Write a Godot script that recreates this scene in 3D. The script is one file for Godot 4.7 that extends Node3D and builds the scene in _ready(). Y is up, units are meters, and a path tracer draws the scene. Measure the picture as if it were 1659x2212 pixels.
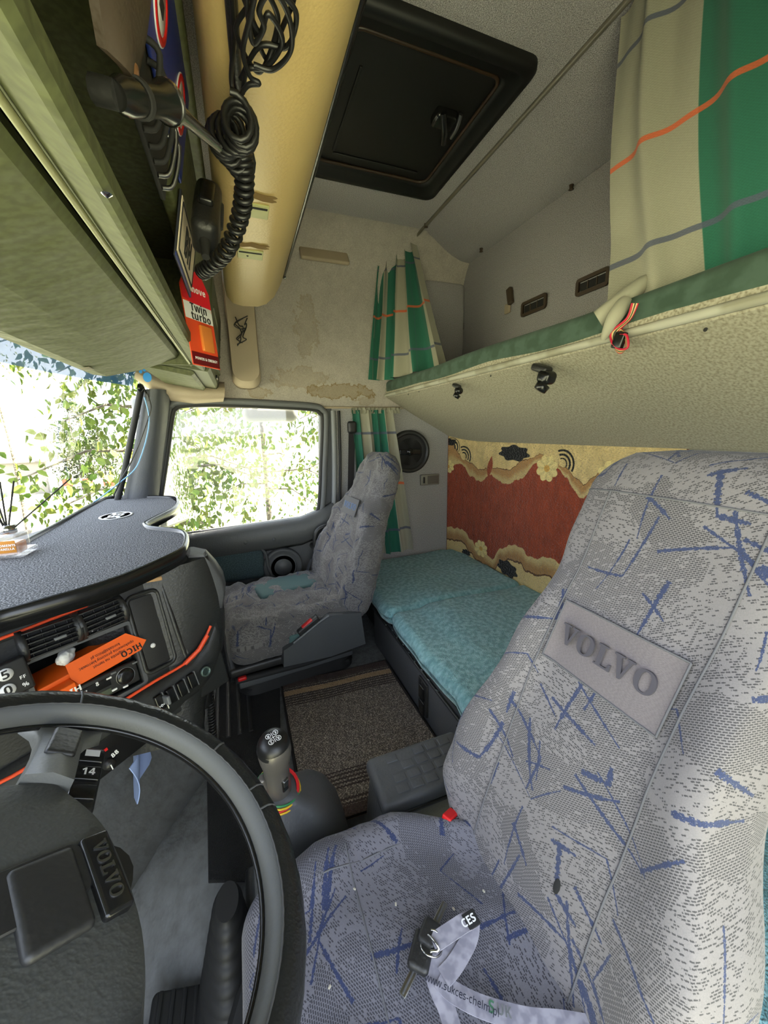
extends Node3D
# Truck cab interior seen from the driver's door. x runs across the cab to the passenger side, y up, z to the rear.

const EYE := Vector3(0.40, 1.15, 0.0)
const FOCAL := 810.0
var RGT := Vector3(-0.0, 0, 0)
var UPV := Vector3.UP
var FWD := Vector3.RIGHT
var mats := {}
var taken := {}
var PATCH_FONT: Font

# ---------- pixel directions (image 1659 x 2212) ----------
func setup_axes() -> void:
	var dx := Vector3(517.0 - 829.5, 1106.0 - 936.0, FOCAL).normalized()
	var ux := -0.02
	var k0 := -ux * dx.x / dx.z
	var k1 := -dx.y / dx.z
	var a := 1.0 + k1 * k1
	var b := 2.0 * k0 * k1
	var c := k0 * k0 - (1.0 - ux * ux)
	var uy := (-b + sqrt(b * b - 4.0 * a * c)) / (2.0 * a)
	var u := Vector3(ux, uy, k0 + k1 * uy)
	var z := u.cross(dx)
	if z.x < 0.0:
		z = -z
	RGT = Vector3(dx.x, u.x, z.x)
	UPV = Vector3(dx.y, u.y, z.y)
	FWD = Vector3(dx.z, u.z, z.z)

func ray(px: float, py: float) -> Vector3:
	return (RGT * (px - 829.5) + UPV * (1106.0 - py) + FWD * FOCAL).normalized()

func on_x(px: float, py: float, x: float) -> Vector3:
	var d := ray(px, py)
	return EYE + d * ((x - EYE.x) / d.x)

func on_y(px: float, py: float, y: float) -> Vector3:
	var d := ray(px, py)
	return EYE + d * ((y - EYE.y) / d.y)

func on_z(px: float, py: float, z: float) -> Vector3:
	var d := ray(px, py)
	return EYE + d * ((z - EYE.z) / d.z)

func on_pl(px: float, py: float, o: Vector3, n: Vector3) -> Vector3:
	var d := ray(px, py)
	return EYE + d * ((o - EYE).dot(n) / d.dot(n))

# ---------- nodes ----------
func numbered(called: String) -> String:
	if not taken.has(called):
		taken[called] = 0
		return called
	taken[called] += 1
	return "%s_%03d" % [called, taken[called]]

func thing(called: String, label: String, category: String, at := Vector3.ZERO, group := "") -> Node3D:
	var o := Node3D.new()
	o.name = numbered(called)
	add_child(o)
	o.position = at
	o.set_meta("label", label)
	o.set_meta("category", category)
	if group:
		o.set_meta("group", group)
	return o

func part(called: String, mesh: Mesh, mat: Material, parent: Node3D, xf := Transform3D()) -> MeshInstance3D:
	var o := MeshInstance3D.new()
	o.name = called
	o.mesh = mesh
	o.material_override = mat
	o.transform = xf
	parent.add_child(o, true)
	return o

func solo(called: String, mesh: Mesh, mat: Material, label: String, category: String, xf := Transform3D(), group := "") -> MeshInstance3D:
	var o := part(numbered(called), mesh, mat, self, xf)
	o.set_meta("label", label)
	o.set_meta("category", category)
	if group:
		o.set_meta("group", group)
	return o

func struct(called: String, mesh: Mesh, mat: Material, xf := Transform3D()) -> MeshInstance3D:
	var o := part(called, mesh, mat, self, xf)
	o.set_meta("kind", "structure")
	return o

func at(x: float, y: float, z: float) -> Transform3D:
	return Transform3D(Basis(), Vector3(x, y, z))

func frame(o: Vector3, bx: Vector3, by: Vector3) -> Transform3D:
	bx = bx.normalized()
	var bz := bx.cross(by).normalized()
	by = bz.cross(bx).normalized()
	return Transform3D(Basis(bx, by, bz), o)

# ---------- meshes ----------
func finish(st: SurfaceTool) -> ArrayMesh:
	st.generate_normals()
	return st.commit()

# f(u, v) -> Vector3; uv in the unit square times uvs
func grid(nu: int, nv: int, f: Callable, uvs := Vector2.ONE, flip := false) -> ArrayMesh:
	var st := SurfaceTool.new()
	st.begin(Mesh.PRIMITIVE_TRIANGLES)
	grid_into(st, nu, nv, f, uvs, flip, 0)
	return finish(st)

func grid_into(st: SurfaceTool, nu: int, nv: int, f: Callable, uvs: Vector2, flip: bool, base: int) -> int:
	for j in nv + 1:
		for i in nu + 1:
			var u := float(i) / nu
			var v := float(j) / nv
			st.set_uv(Vector2(u, v) * uvs)
			st.add_vertex(f.call(u, v))
	for j in nv:
		for i in nu:
			var a := base + j * (nu + 1) + i
			var b := a + 1
			var c := a + nu + 1
			var d := c + 1
			if flip:
				for k in [a, b, c, b, d, c]:
					st.add_index(k)
			else:
				for k in [a, c, b, b, c, d]:
					st.add_index(k)
	return base + (nu + 1) * (nv + 1)

# a sheet with thickness: f(u,v) is the front, the back lies th behind along dir
func sheet(nu: int, nv: int, f: Callable, th: Vector3, uvs := Vector2.ONE) -> ArrayMesh:
	var st := SurfaceTool.new()
	st.begin(Mesh.PRIMITIVE_TRIANGLES)
	var n := grid_into(st, nu, nv, f, uvs, false, 0)
	st.set_smooth_group(1)
	n = grid_into(st, nu, nv, func(u, v): return f.call(u, v) + th, uvs, true, n)
	var edges := [
		func(u, v): return f.call(u, 0.0) + th * v, func(u, v): return f.call(u, 1.0) + th * (1.0 - v),
		func(u, v): return f.call(0.0, u) + th * (1.0 - v), func(u, v): return f.call(1.0, u) + th * v]
	for e in edges.size():
		st.set_smooth_group(2 + e)
		n = grid_into(st, nu if e < 2 else nv, 1, edges[e], uvs, true, n)
	return finish(st)

# rings of points, joined in order
func loft(rings: Array, closed := true, caps := true, smooth := true, uvs := Vector2.ONE) -> ArrayMesh:
	var st := SurfaceTool.new()
	st.begin(Mesh.PRIMITIVE_TRIANGLES)
	st.set_smooth_group(0 if smooth else -1)
	var m: int = rings[0].size()
	var n := m + 1 if closed else m
	var run := 0.0
	for j in rings.size():
		var arc := 0.0
		if j > 0:
			run += (rings[j][0] as Vector3).distance_to(rings[j - 1][0])
		for i in n:
			if i > 0:
				arc += (rings[j][i % m] as Vector3).distance_to(rings[j][i - 1])
			st.set_uv(Vector2(arc, run) * uvs)
			st.add_vertex(rings[j][i % m])
	for j in rings.size() - 1:
		for i in n - 1:
			var a := j * n + i
			for k in [a, a + 1, a + n, a + 1, a + n + 1, a + n]:
				st.add_index(k)
	if caps and closed:
		var base := rings.size() * n
		for e in 2:
			var ring: Array = rings[0] if e == 0 else rings[-1]
			var c := Vector3.ZERO
			for p in ring:
				c += p
			c /= m
			st.set_uv(Vector2.ZERO)
			st.set_smooth_group(-1)
			st.add_vertex(c)
			for i in m:
				st.set_uv(Vector2((ring[i] - c).x + (ring[i] - c).z, (ring[i] - c).y) * uvs)
				st.add_vertex(ring[i])
			for i in m:
				var p := base + 1 + i
				var q := base + 1 + (i + 1) % m
				for k in ([base, q, p] if e == 0 else [base, p, q]):
					st.add_index(k)
			base += m + 1
	if not smooth:
		st.deindex()
	return finish(st)

# box with rounded edges; warp may bend it; div divides the flat part of each face
func rbox(size: Vector3, r := 0.01, warp = null, div := 1, rs := 2, uvm := 1.0) -> ArrayMesh:
	var st := SurfaceTool.new()
	st.begin(Mesh.PRIMITIVE_TRIANGLES)
	var h := size * 0.5
	r = minf(r, minf(h.x, minf(h.y, h.z)) * 0.999)
	var ts := PackedFloat32Array()
	for i in rs:
		ts.append(-2.0 + float(i) / rs)
	for i in div + 1:
		ts.append(-1.0 + 2.0 * i / div)
	for i in rs:
		ts.append(1.0 + float(i + 1) / rs)
	var m := ts.size()
	var base := 0
	for face in 6:
		var ax := face / 2
		var sg := 1.0 if face % 2 == 0 else -1.0
		var a1 := (ax + 1) % 3
		var a2 := (ax + 2) % 3
		for j in m:
			for i in m:
				var inner := Vector3.ZERO
				var off := Vector3.ZERO
				inner[ax] = sg * (h[ax] - r)
				off[ax] = sg
				for e in 2:
					var t: float = ts[i] if e == 0 else ts[j]
					var w := a1 if e == 0 else a2
					inner[w] = clampf(t, -1, 1) * (h[w] - r)
					var o := signf(t) * maxf(0.0, absf(t) - 1.0)
					off[w] = tan(o * PI / 4.0)
				var p := inner + off.normalized() * r
				var uv := Vector2(p[a1], p[a2]) if ax != 0 else Vector2(p.z, p.y)
				if ax == 1:
					uv = Vector2(p.x, p.z)
				st.set_uv(uv * uvm)
				st.add_vertex(warp.call(p) if warp != null else p)
		for j in m - 1:
			for i in m - 1:
				var a := base + j * m + i
				var q := [a, a + m, a + 1, a + 1, a + m, a + m + 1] if sg > 0 else [a, a + 1, a + m, a + 1, a + m + 1, a + m]
				for k in q:
					st.add_index(k)
		base += m * m
	return finish(st)

func tube(pts: Array, r: float, sides := 8, closed := false, radii := []) -> ArrayMesh:
	var rings := []
	var n := pts.size()
	var t0: Vector3 = (pts[1] - pts[0]).normalized()
	var nn := t0.cross(Vector3.UP if absf(t0.y) < 0.9 else Vector3.RIGHT).normalized()
	var count := n + 1 if closed else n
	for i in count:
		var p: Vector3 = pts[i % n]
		var prev: Vector3 = pts[(i - 1 + n) % n] if closed or i > 0 else p
		var next: Vector3 = pts[(i + 1) % n] if closed or i < n - 1 else p
		var t := (next - prev).normalized()
		nn = (nn - t * nn.dot(t)).normalized()
		var bb := t.cross(nn)
		var rr: float = radii[i % n] if radii.size() else r
		var ring := []
		for k in sides:
			var a := TAU * k / sides
			ring.append(p + (nn * cos(a) + bb * sin(a)) * rr)
		rings.append(ring)
	return loft(rings, true, not closed, true)

# smooth path through points
func curve(pts: Array, per := 8, closed := false) -> Array:
	var out := []
	var n := pts.size()
	var segs := n if closed else n - 1
	for i in segs:
		var p0: Vector3 = pts[(i - 1 + n) % n] if closed or i > 0 else pts[0]
		var p1: Vector3 = pts[i]
		var p2: Vector3 = pts[(i + 1) % n]
		var p3: Vector3 = pts[(i + 2) % n] if closed or i + 2 < n else pts[n - 1]
		for k in per:
			out.append(p1.cubic_interpolate(p2, p0, p3, float(k) / per))
	if not closed:
		out.append(pts[n - 1])
	return out

# profile of (radius, height) turned round y
func lathe(prof: Array, segs := 24, smooth := true) -> ArrayMesh:
	var rings := []
	for p in prof:
		var ring := []
		for k in segs:
			var a := -TAU * k / segs
			ring.append(Vector3(cos(a) * p.x, p.y, sin(a) * p.x))
		rings.append(ring)
	return loft(rings, true, true, smooth)

# outline in x,y pushed along z from 0 to depth, edges chamfered by bev at the far side
func plate(poly: Array, depth: float, bev := 0.0, uvm := 1.0) -> ArrayMesh:
	var pts := PackedVector2Array(poly)
	if Geometry2D.is_polygon_clockwise(pts):
		pts.reverse()
	var n := pts.size()
	var inset := PackedVector2Array()
	for i in n:
		var p := pts[i]
		var e0 := (p - pts[(i - 1 + n) % n]).normalized()
		var e1 := (pts[(i + 1) % n] - p).normalized()
		var n0 := Vector2(-e0.y, e0.x)
		var n1 := Vector2(-e1.y, e1.x)
		var mm := (n0 + n1)
		mm = mm / maxf(0.35, mm.length_squared() * 0.5)
		inset.append(p + mm * bev)
	var st := SurfaceTool.new()
	st.begin(Mesh.PRIMITIVE_TRIANGLES)
	st.set_smooth_group(-1)
	var tri := Geometry2D.triangulate_polygon(pts)
	if tri.is_empty():
		push_error("bad outline")
	for k in range(0, tri.size(), 3):
		for q in [tri[k], tri[k + 2], tri[k + 1]]:
			st.set_uv(inset[q] * uvm)
			st.add_vertex(Vector3(inset[q].x, inset[q].y, depth))
		for q in [tri[k], tri[k + 1], tri[k + 2]]:
			st.set_uv(pts[q] * uvm)
			st.add_vertex(Vector3(pts[q].x, pts[q].y, 0))
	# triangles may come either way round; normals are fixed below
	for i in n:
		var j := (i + 1) % n
		var zb := depth - bev * signf(depth)
		var lev := [[pts[i], pts[j], 0.0, pts[i], pts[j], zb]]
		if bev > 0.0:
			lev.append([pts[i], pts[j], zb, inset[i], inset[j], depth])
		for l in lev:
			var a := Vector3(l[0].x, l[0].y, l[2])
			var b := Vector3(l[1].x, l[1].y, l[2])
			var c := Vector3(l[3].x, l[3].y, l[5])
			var d := Vector3(l[4].x, l[4].y, l[5])
			var q := [a, c, b, b, c, d] if depth > 0 else [a, b, c, b, d, c]
			for p in q:
				st.set_uv(Vector2(p.x + p.z, p.y) * uvm)
				st.add_vertex(p)
	return finish(st)

func rrect(w: float, h: float, r: float, n := 4) -> Array:
	var out := []
	for c in 4:
		var cx: float = (w * 0.5 - r) * (1.0 if c in [0, 3] else -1.0)
		var cy: float = (h * 0.5 - r) * (1.0 if c < 2 else -1.0)
		for k in n + 1:
			var a := PI * 0.5 * (c + float(k) / n)
			out.append(Vector2(cx + cos(a) * r, cy + sin(a) * r))
	return out

# a frame round an outline: ring of width w, pushed along z
func rim_mesh(poly: Array, w: float, depth: float) -> ArrayMesh:
	var rings := []
	var n := poly.size()
	for i in n + 1:
		var p: Vector2 = poly[i % n]
		var a: Vector2 = poly[(i - 1 + n) % n]
		var b: Vector2 = poly[(i + 1) % n]
		var t := (b - a).normalized()
		var m := Vector2(-t.y, t.x) * w * 0.5
		rings.append([Vector3(p.x - m.x, p.y - m.y, 0), Vector3(p.x - m.x, p.y - m.y, depth), Vector3(p.x + m.x, p.y + m.y, depth), Vector3(p.x + m.x, p.y + m.y, 0)])
	return loft(rings, true, false, false)

func words(s: String, height: float, mat: Material, parent: Node3D, xf: Transform3D, depth := 0.001, bold := true, called := "lettering", serif := false) -> MeshInstance3D:
	var t := TextMesh.new()
	var f := SystemFont.new()
	f.font_names = PackedStringArray(["Droid Serif" if serif else "Droid Sans"])
	f.font_weight = 700 if bold else 400
	t.font = f
	t.text = s
	t.font_size = 32
	t.pixel_size = height / 32.0
	t.depth = depth
	t.curve_step = 2.0
	return part(called, t, mat, parent, xf)

# ---------- materials ----------
func paint(key: String, c: Color, rough := 0.8, opt := {}) -> StandardMaterial3D:
	if mats.has(key):
		return mats[key]
	var m := StandardMaterial3D.new()
	m.resource_name = key
	m.albedo_color = c
	m.roughness = rough
	m.metallic = opt.get("metal", 0.0)
	m.metallic_specular = opt.get("spec", 0.5)
	m.cull_mode = BaseMaterial3D.CULL_DISABLED
	if opt.has("tex"):
		m.albedo_texture = opt.tex
	if opt.has("normal"):
		m.normal_enabled = true
		m.normal_texture = opt.normal
		m.normal_scale = opt.get("nscale", 1.0)
	if opt.has("scale"):
		m.uv1_triplanar = true
		m.uv1_world_triplanar = opt.get("world", true)
		m.uv1_scale = Vector3.ONE * opt.scale
	if opt.has("uv"):
		m.uv1_scale = Vector3(opt.uv.x, opt.uv.y, 1)
	if opt.has("sheen"):
		m.rim_enabled = true
		m.rim = opt.sheen
	if opt.has("coat"):
		m.clearcoat_enabled = true
		m.clearcoat = opt.coat
		m.clearcoat_roughness = opt.get("coat_rough", 0.2)
	if opt.has("back"):
		m.backlight_enabled = true
		m.backlight = opt.back
	if opt.has("alpha"):
		m.transparency = BaseMaterial3D.TRANSPARENCY_ALPHA
		m.albedo_color.a = opt.alpha
	if opt.has("emit"):
		m.emission_enabled = true
		m.emission = opt.emit
		m.emission_energy_multiplier = opt.get("power", 1.0)
	mats[key] = m
	return m

func noise_tex(freq: float, stops: Array, size := 512, kind := FastNoiseLite.TYPE_SIMPLEX_SMOOTH, oct := 4, seed_ := 1, as_normal := 0.0) -> NoiseTexture2D:
	var n := FastNoiseLite.new()
	n.noise_type = kind
	n.frequency = freq
	n.fractal_octaves = oct
	n.seed = seed_
	var t := NoiseTexture2D.new()
	t.width = size
	t.height = size
	t.seamless = true
	t.noise = n
	if as_normal > 0.0:
		t.as_normal_map = true
		t.bump_strength = as_normal
	else:
		var g := Gradient.new()
		g.offsets = PackedFloat32Array()
		g.colors = PackedColorArray()
		var off := PackedFloat32Array()
		var col := PackedColorArray()
		for s in stops:
			off.append(s[0])
			col.append(s[1])
		g.offsets = off
		g.colors = col
		t.color_ramp = g
	return t

func G(v: float, tint := Color(1, 1, 1)) -> Color:
	return Color(v * tint.r, v * tint.g, v * tint.b)

# ---------- computed textures ----------
func put_px(b: PackedByteArray, w: int, h: int, x: int, y: int, c: Color) -> void:
	var k := (posmod(y, h) * w + posmod(x, w)) * 3
	b[k] = int(c.r * 255.0)
	b[k + 1] = int(c.g * 255.0)
	b[k + 2] = int(c.b * 255.0)

func as_tex(b: PackedByteArray, w: int, h: int) -> ImageTexture:
	return ImageTexture.create_from_image(Image.create_from_data(w, h, false, Image.FORMAT_RGB8, b))

# grey woven upholstery: patches of dashes in different directions and loose blue strokes; one tile is 0.5 m
func fabric_tex(sd: int, base: Color, dash: Color, blue: Color) -> ImageTexture:
	var n := 1024
	var rng := RandomNumberGenerator.new()
	rng.seed = sd
	var seeds := []
	for i in 46:
		seeds.append([rng.randf() * 128.0, rng.randf() * 128.0, [-0.55, -0.45, -0.65, 0.0, -0.5][rng.randi() % 5], [0.97, 0.9, 0.42, 0.3, 0.6][rng.randi() % 5]])
	var cell := PackedByteArray()
	cell.resize(128 * 128)
	for y in 128:
		for x in 128:
			var best := 1e9
			var bi := 0
			for i in 46:
				var dx := absf(x - seeds[i][0])
				var dy := absf(y - seeds[i][1])
				dx = minf(dx, 128.0 - dx)
				dy = minf(dy, 128.0 - dy)
				var d := absf(dx * 0.9 + dy * 0.3) + absf(dy * 0.9 - dx * 0.3)
				if d < best:
					best = d
					bi = i
			cell[y * 128 + x] = bi
	var rnd := PackedFloat32Array()
	for i in 4096:
		rnd.append(rng.randf())
	var cs := PackedFloat32Array()
	var sn := PackedFloat32Array()
	var dn := PackedFloat32Array()
	for s in seeds:
		cs.append(cos(s[2]))
		sn.append(sin(s[2]))
		dn.append(s[3])
	var b := PackedByteArray()
	b.resize(n * n * 3)
	var k := 0
	for y in n:
		for x in n:
			var ci := cell[(y >> 3) * 128 + (x >> 3)]
			var al := x * cs[ci] + y * sn[ci]
			var pe := y * cs[ci] - x * sn[ci] + 4000.0
			var row := int(pe / 5.0)
			var on := pe - row * 5.0 < 2.6 and rnd[(row * 37 + int((al + 4000.0 + (row & 1) * 5.0) / 9.0) * 101) & 4095] < dn[ci] and (int(al + 4000.0) + row * 4) % 9 < 7
			var c := dash if on else base
			var j := 0.95 + 0.1 * rnd[(x * 7 + y * 131) & 4095]
			b[k] = int(minf(1.0, c.r * j) * 255.0)
			b[k + 1] = int(minf(1.0, c.g * j) * 255.0)
			b[k + 2] = int(minf(1.0, c.b * j) * 255.0)
			k += 3
	# loose strokes with toothed edges, some bent into an L
	for i in 64:
		var ang: float = [1.45, 1.65, 1.25, 0.42, 0.30, -0.5][rng.randi() % 6] + rng.randf_range(-0.12, 0.12)
		var p := Vector2(rng.randf(), rng.randf()) * n
		var len := rng.randf_range(70, 210)
		var wid := rng.randf_range(1.5, 6.5)
		for leg in (2 if i % 3 == 0 else 1):
			var d := Vector2(cos(ang), sin(ang))
			var q := Vector2(-d.y, d.x)
			var bend := rng.randf_range(-0.0009, 0.0009)
			var last := p
			for s in int(len):
				var ww := wid * (0.55 + 0.9 * rnd[(s / 4 + i * 61) & 4095]) * (1.0 if s < len * 0.75 else 0.55)
				for t in range(-int(ww * 2.0), int(ww * 2.0) + 1):
					if rnd[(s / 2 * 13 + t / 2 * 57 + i * 7) & 4095] < 0.14:
						continue
					for h in 2:
						last = p + d * (s + h * 0.5) + q * (t * 0.5 + bend * s * s)
						put_px(b, n, n, int(last.x), int(last.y), blue * (0.85 + 0.3 * rnd[(s * 3 + t * 31) & 4095]))
			p = last
			ang += 1.25 if i % 2 == 0 else -1.3
			len *= 0.6
	return as_tex(b, n, n)

# checked curtain cloth: one repeat is a green and a greige band
func curtain_tex(split: float) -> ImageTexture:
	var w := 512
	var h := 512
	var rng := RandomNumberGenerator.new()
	rng.seed = 5
	var b := PackedByteArray()
	b.resize(w * h * 3)
	var green := Color(0.16, 0.41, 0.335)
	var grey := Color(0.62, 0.61, 0.54)
	var slate := Color(0.33, 0.35, 0.43)
	var orange := Color(0.85, 0.38, 0.22)
	for y in h:
		var v := float(y) / h
		for x in w:
			var u := float(x) / w
			var c := green if u < split else grey
			if absf(v - 0.15) < 0.008 or absf(v - 0.83) < 0.008:
				c = c.lerp(slate, 0.85)
			elif absf(v - 0.5) < 0.008:
				c = c.lerp(orange, 0.85)
			elif absf(u - split * 0.5) < 0.004:
				c = c.lerp(slate, 0.35)
			var j := 0.95 + 0.05 * (rng.randf() + float((x / 2 + y / 2) & 1))
			put_px(b, w, h, x, y, c * j)
	return as_tex(b, w, h)

func wave(pts: Array, u: float) -> float:
	if u <= pts[0].x:
		return pts[0].y
	for i in pts.size() - 1:
		if u <= pts[i + 1].x:
			var t: float = (u - pts[i].x) / (pts[i + 1].x - pts[i].x)
			t = t * t * (3.0 - 2.0 * t)
			return lerpf(pts[i].y, pts[i + 1].y, t)
	return pts[-1].y

# wall rug: rust field, cream ends with tan scrolls, flowers and dark leaves
func rug_tex() -> ImageTexture:
	var w := 1024
	var h := 640
	var b := PackedByteArray()
	b.resize(w * h * 3)
	var nz := FastNoiseLite.new()
	nz.seed = 3
	nz.frequency = 0.02
	var fine := FastNoiseLite.new()
	fine.seed = 4
	fine.frequency = 0.2
	var V := func(a: Array) -> Array: return a.map(func(p): return Vector2(p[0], p[1]))
	var top_edge: Array = V.call([[0.0, 0.06], [0.108, 0.205], [0.213, 0.252], [0.304, 0.229], [0.376, 0.225], [0.459, 0.164], [0.534, 0.121], [0.597, 0.137], [0.656, 0.184], [0.726, 0.25], [0.8, 0.16], [0.9, 0.25], [1.0, 0.15]])
	var top_red: Array = V.call([[0.0, 0.249], [0.077, 0.231], [0.142, 0.319], [0.209, 0.35], [0.268, 0.289], [0.32, 0.327], [0.38, 0.335], [0.454, 0.275], [0.528, 0.168], [0.616, 0.179], [0.659, 0.236], [0.72, 0.33], [0.8, 0.23], [0.9, 0.33], [1.0, 0.22]])
	var bot_red: Array = V.call([[0.0, 0.775], [0.108, 0.764], [0.157, 0.823], [0.197, 0.867], [0.298, 0.913], [0.352, 0.804], [0.41, 0.747], [0.476, 0.727], [0.519, 0.77], [0.568, 0.756], [0.621, 0.727], [0.8, 0.8], [1.0, 0.72]])
	var red := Color(0.56, 0.245, 0.14)
	var cream := Color(0.86, 0.76, 0.52)
	var tan_ := Color(0.70, 0.53, 0.32)
	var dark := Color(0.075, 0.08, 0.075)
	var flowers := [[0.578, 0.195, 0.05], [0.226, 0.868, 0.042], [0.0, 0.26, 0.035], [0.82, 0.2, 0.05]]
	for y in h:
		var v := float(y) / h
		for x in w:
			var u := float(x) / w
			var n1 := nz.get_noise_2d(x, y * 0.4)
			var f := fine.get_noise_2d(x, y)
			var j := n1 * 0.02
			var te := wave(top_edge, u) + j
			var tr := wave(top_red, u) + j
			var br := wave(bot_red, u) + j
			var c := red * (1.0 + 0.16 * nz.get_noise_2d(x * 2.0, y * 0.5) + 0.2 * f)
			if v < te:
				c = cream * (0.93 + 0.1 * f + 0.12 * n1)
			elif v < tr:
				var t := (v - te) / maxf(0.001, tr - te)
				c = tan_.lerp(cream * 0.93, smoothstep(0.35, 0.8, t)) * (0.95 + 0.12 * f)
				if t < 0.05:
					c = Color(0.36, 0.24, 0.14)
			elif v > br:
				var t := (v - br) / 0.11
				c = cream.lerp(tan_, smoothstep(0.1, 0.7, t)) * (0.92 + 0.12 * f)
				if t > 1.0:
					c = cream * (0.95 + 0.12 * f)
				if t > 0.93 and t < 1.04:
					c = Color(0.36, 0.24, 0.14)
			# rust leaf standing up through the scroll
			var sx := u - 0.262 - (0.25 - v) * 0.12
			if v > 0.15 and v < 0.31 and absf(sx) < 0.016 * sin((v - 0.15) / 0.16 * PI):
				c = Color(0.56, 0.25, 0.12)
			# dark leaves
			for l in [[0.405, 0.12, 0.09, 0.055], [0.0, 0.06, 0.05, 0.03], [0.4, 0.93, 0.07, 0.06], [0.13, 0.95, 0.03, 0.03]]:
				var a := atan2((v - l[1]) / l[3], (u - l[0]) / l[2])
				var rr := sqrt(pow((u - l[0]) / l[2], 2) + pow((v - l[1]) / l[3], 2))
				if rr < 0.9 + 0.1 * sin(a * 7.0):
					c = dark * (1.0 + 0.5 * f)
			# fans of dark strokes
			for l in [[0.09, 0.17, 0.05], [0.02, 0.1, 0.045], [0.64, 0.16, 0.055]]:
				var dx: float = u - l[0]
				var dy: float = (v - l[1]) * 0.6
				var rr := sqrt(dx * dx + dy * dy)
				var a := atan2(dy, dx)
				if rr > l[2] * 0.3 and rr < l[2] and a < 0.5 and a > -2.0 and fposmod(rr, 0.014) < 0.007:
					c = dark * (1.0 + 0.5 * f)
			for l in flowers:
				var dx: float = u - l[0]
				var dy: float = (v - l[1]) * 0.625
				var a := atan2(dy, dx)
				var rr = sqrt(dx * dx + dy * dy) / l[2]
				if rr < 0.8 + 0.2 * absf(sin(a * 4.0)):
					c = Color(0.90, 0.82, 0.55) * (0.9 + 0.1 * absf(sin(a * 4.0)) + 0.08 * f)
					if rr < 0.25:
						c = Color(0.80, 0.62, 0.30)
			put_px(b, w, h, x, y, Color(clampf(c.r, 0, 1), clampf(c.g, 0, 1), clampf(c.b, 0, 1)))
	return as_tex(b, w, h)

# brown floor carpet: heathered pile with stripes across both ends
func carpet_tex() -> ImageTexture:
	var w := 512
	var h := 768
	var b := PackedByteArray()
	b.resize(w * h * 3)
	var rng := RandomNumberGenerator.new()
	rng.seed = 8
	var grain := PackedFloat32Array()
	for i in 8192:
		grain.append(rng.randf())
	for y in h:
		for x in w:
			var zig := int(4.0 * absf(fposmod(x, 12.0) / 6.0 - 1.0))
			var yy := float(y + zig) / h
			var g := grain[((y / 3) * 171 + (x / 3)) & 8191] * 0.7 + 0.3 * rng.randf()
			var c := Color(0.28, 0.25, 0.225).lerp(Color(0.86, 0.80, 0.73), g * g)
			var e := minf(yy, 1.0 - yy + 0.01)
			if e < 0.06:
				c = Color(0.24, 0.19, 0.175).lerp(Color(0.31, 0.25, 0.23), g)
			elif e < 0.10 or (e > 0.145 and e < 0.24):
				if int(e * 95.0) % 2 == 0:
					c = Color(0.22, 0.18, 0.165).lerp(Color(0.28, 0.23, 0.21), g)
			elif e < 0.145 and yy < 0.5:
				c = Color(0.58, 0.48, 0.36).lerp(Color(0.68, 0.57, 0.44), g)
			put_px(b, w, h, x, y, c)
	return as_tex(b, w, h)

# side panel cloth: speckled weave with the brown tide marks of old leaks where the photograph shows them
func stained_tex() -> ImageTexture:
	var w := 1024
	var h := 512
	var b := PackedByteArray()
	b.resize(w * h * 3)
	var rng := RandomNumberGenerator.new()
	rng.seed = 14
	var nz := FastNoiseLite.new()
	nz.seed = 15
	nz.frequency = 0.02
	for y in h:
		var v := float(y) / h
		var yy := 1.268 + 0.532 * v / 0.6 if v < 0.6 else 1.8 + 0.23 * (v - 0.6) / 0.4
		for x in w:
			var z := -0.31 + 1.51 * float(x) / w
			var n1 := nz.get_noise_2d(x, y)
			var c := Color(0.71, 0.68, 0.635) * (0.88 + 0.2 * rng.randf() + 0.05 * n1)
			# tide marks: centre z, y, half sizes
			for t in [[0.50, 1.345, 0.17, 0.035, 0.9], [0.30, 1.40, 0.12, 0.05, 0.35], [0.34, 1.63, 0.05, 0.13, 0.3], [0.10, 1.335, 0.05, 0.025, 0.5], [0.62, 1.30, 0.05, 0.02, 0.4]]:
				var d := sqrt(pow((z - t[0]) / t[2], 2) + pow((yy - t[1]) / t[3], 2)) + 0.6 * n1 + 0.25 * nz.get_noise_2d(x * 4.0, y * 4.0)
				if d < 1.0:
					c = c.lerp(Color(0.50, 0.41, 0.25), t[4] * (0.35 + 0.5 * smoothstep(0.75, 0.98, d)))
			put_px(b, w, h, x, y, Color(minf(c.r, 1), minf(c.g, 1), minf(c.b, 1)))
	return as_tex(b, w, h)

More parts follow.
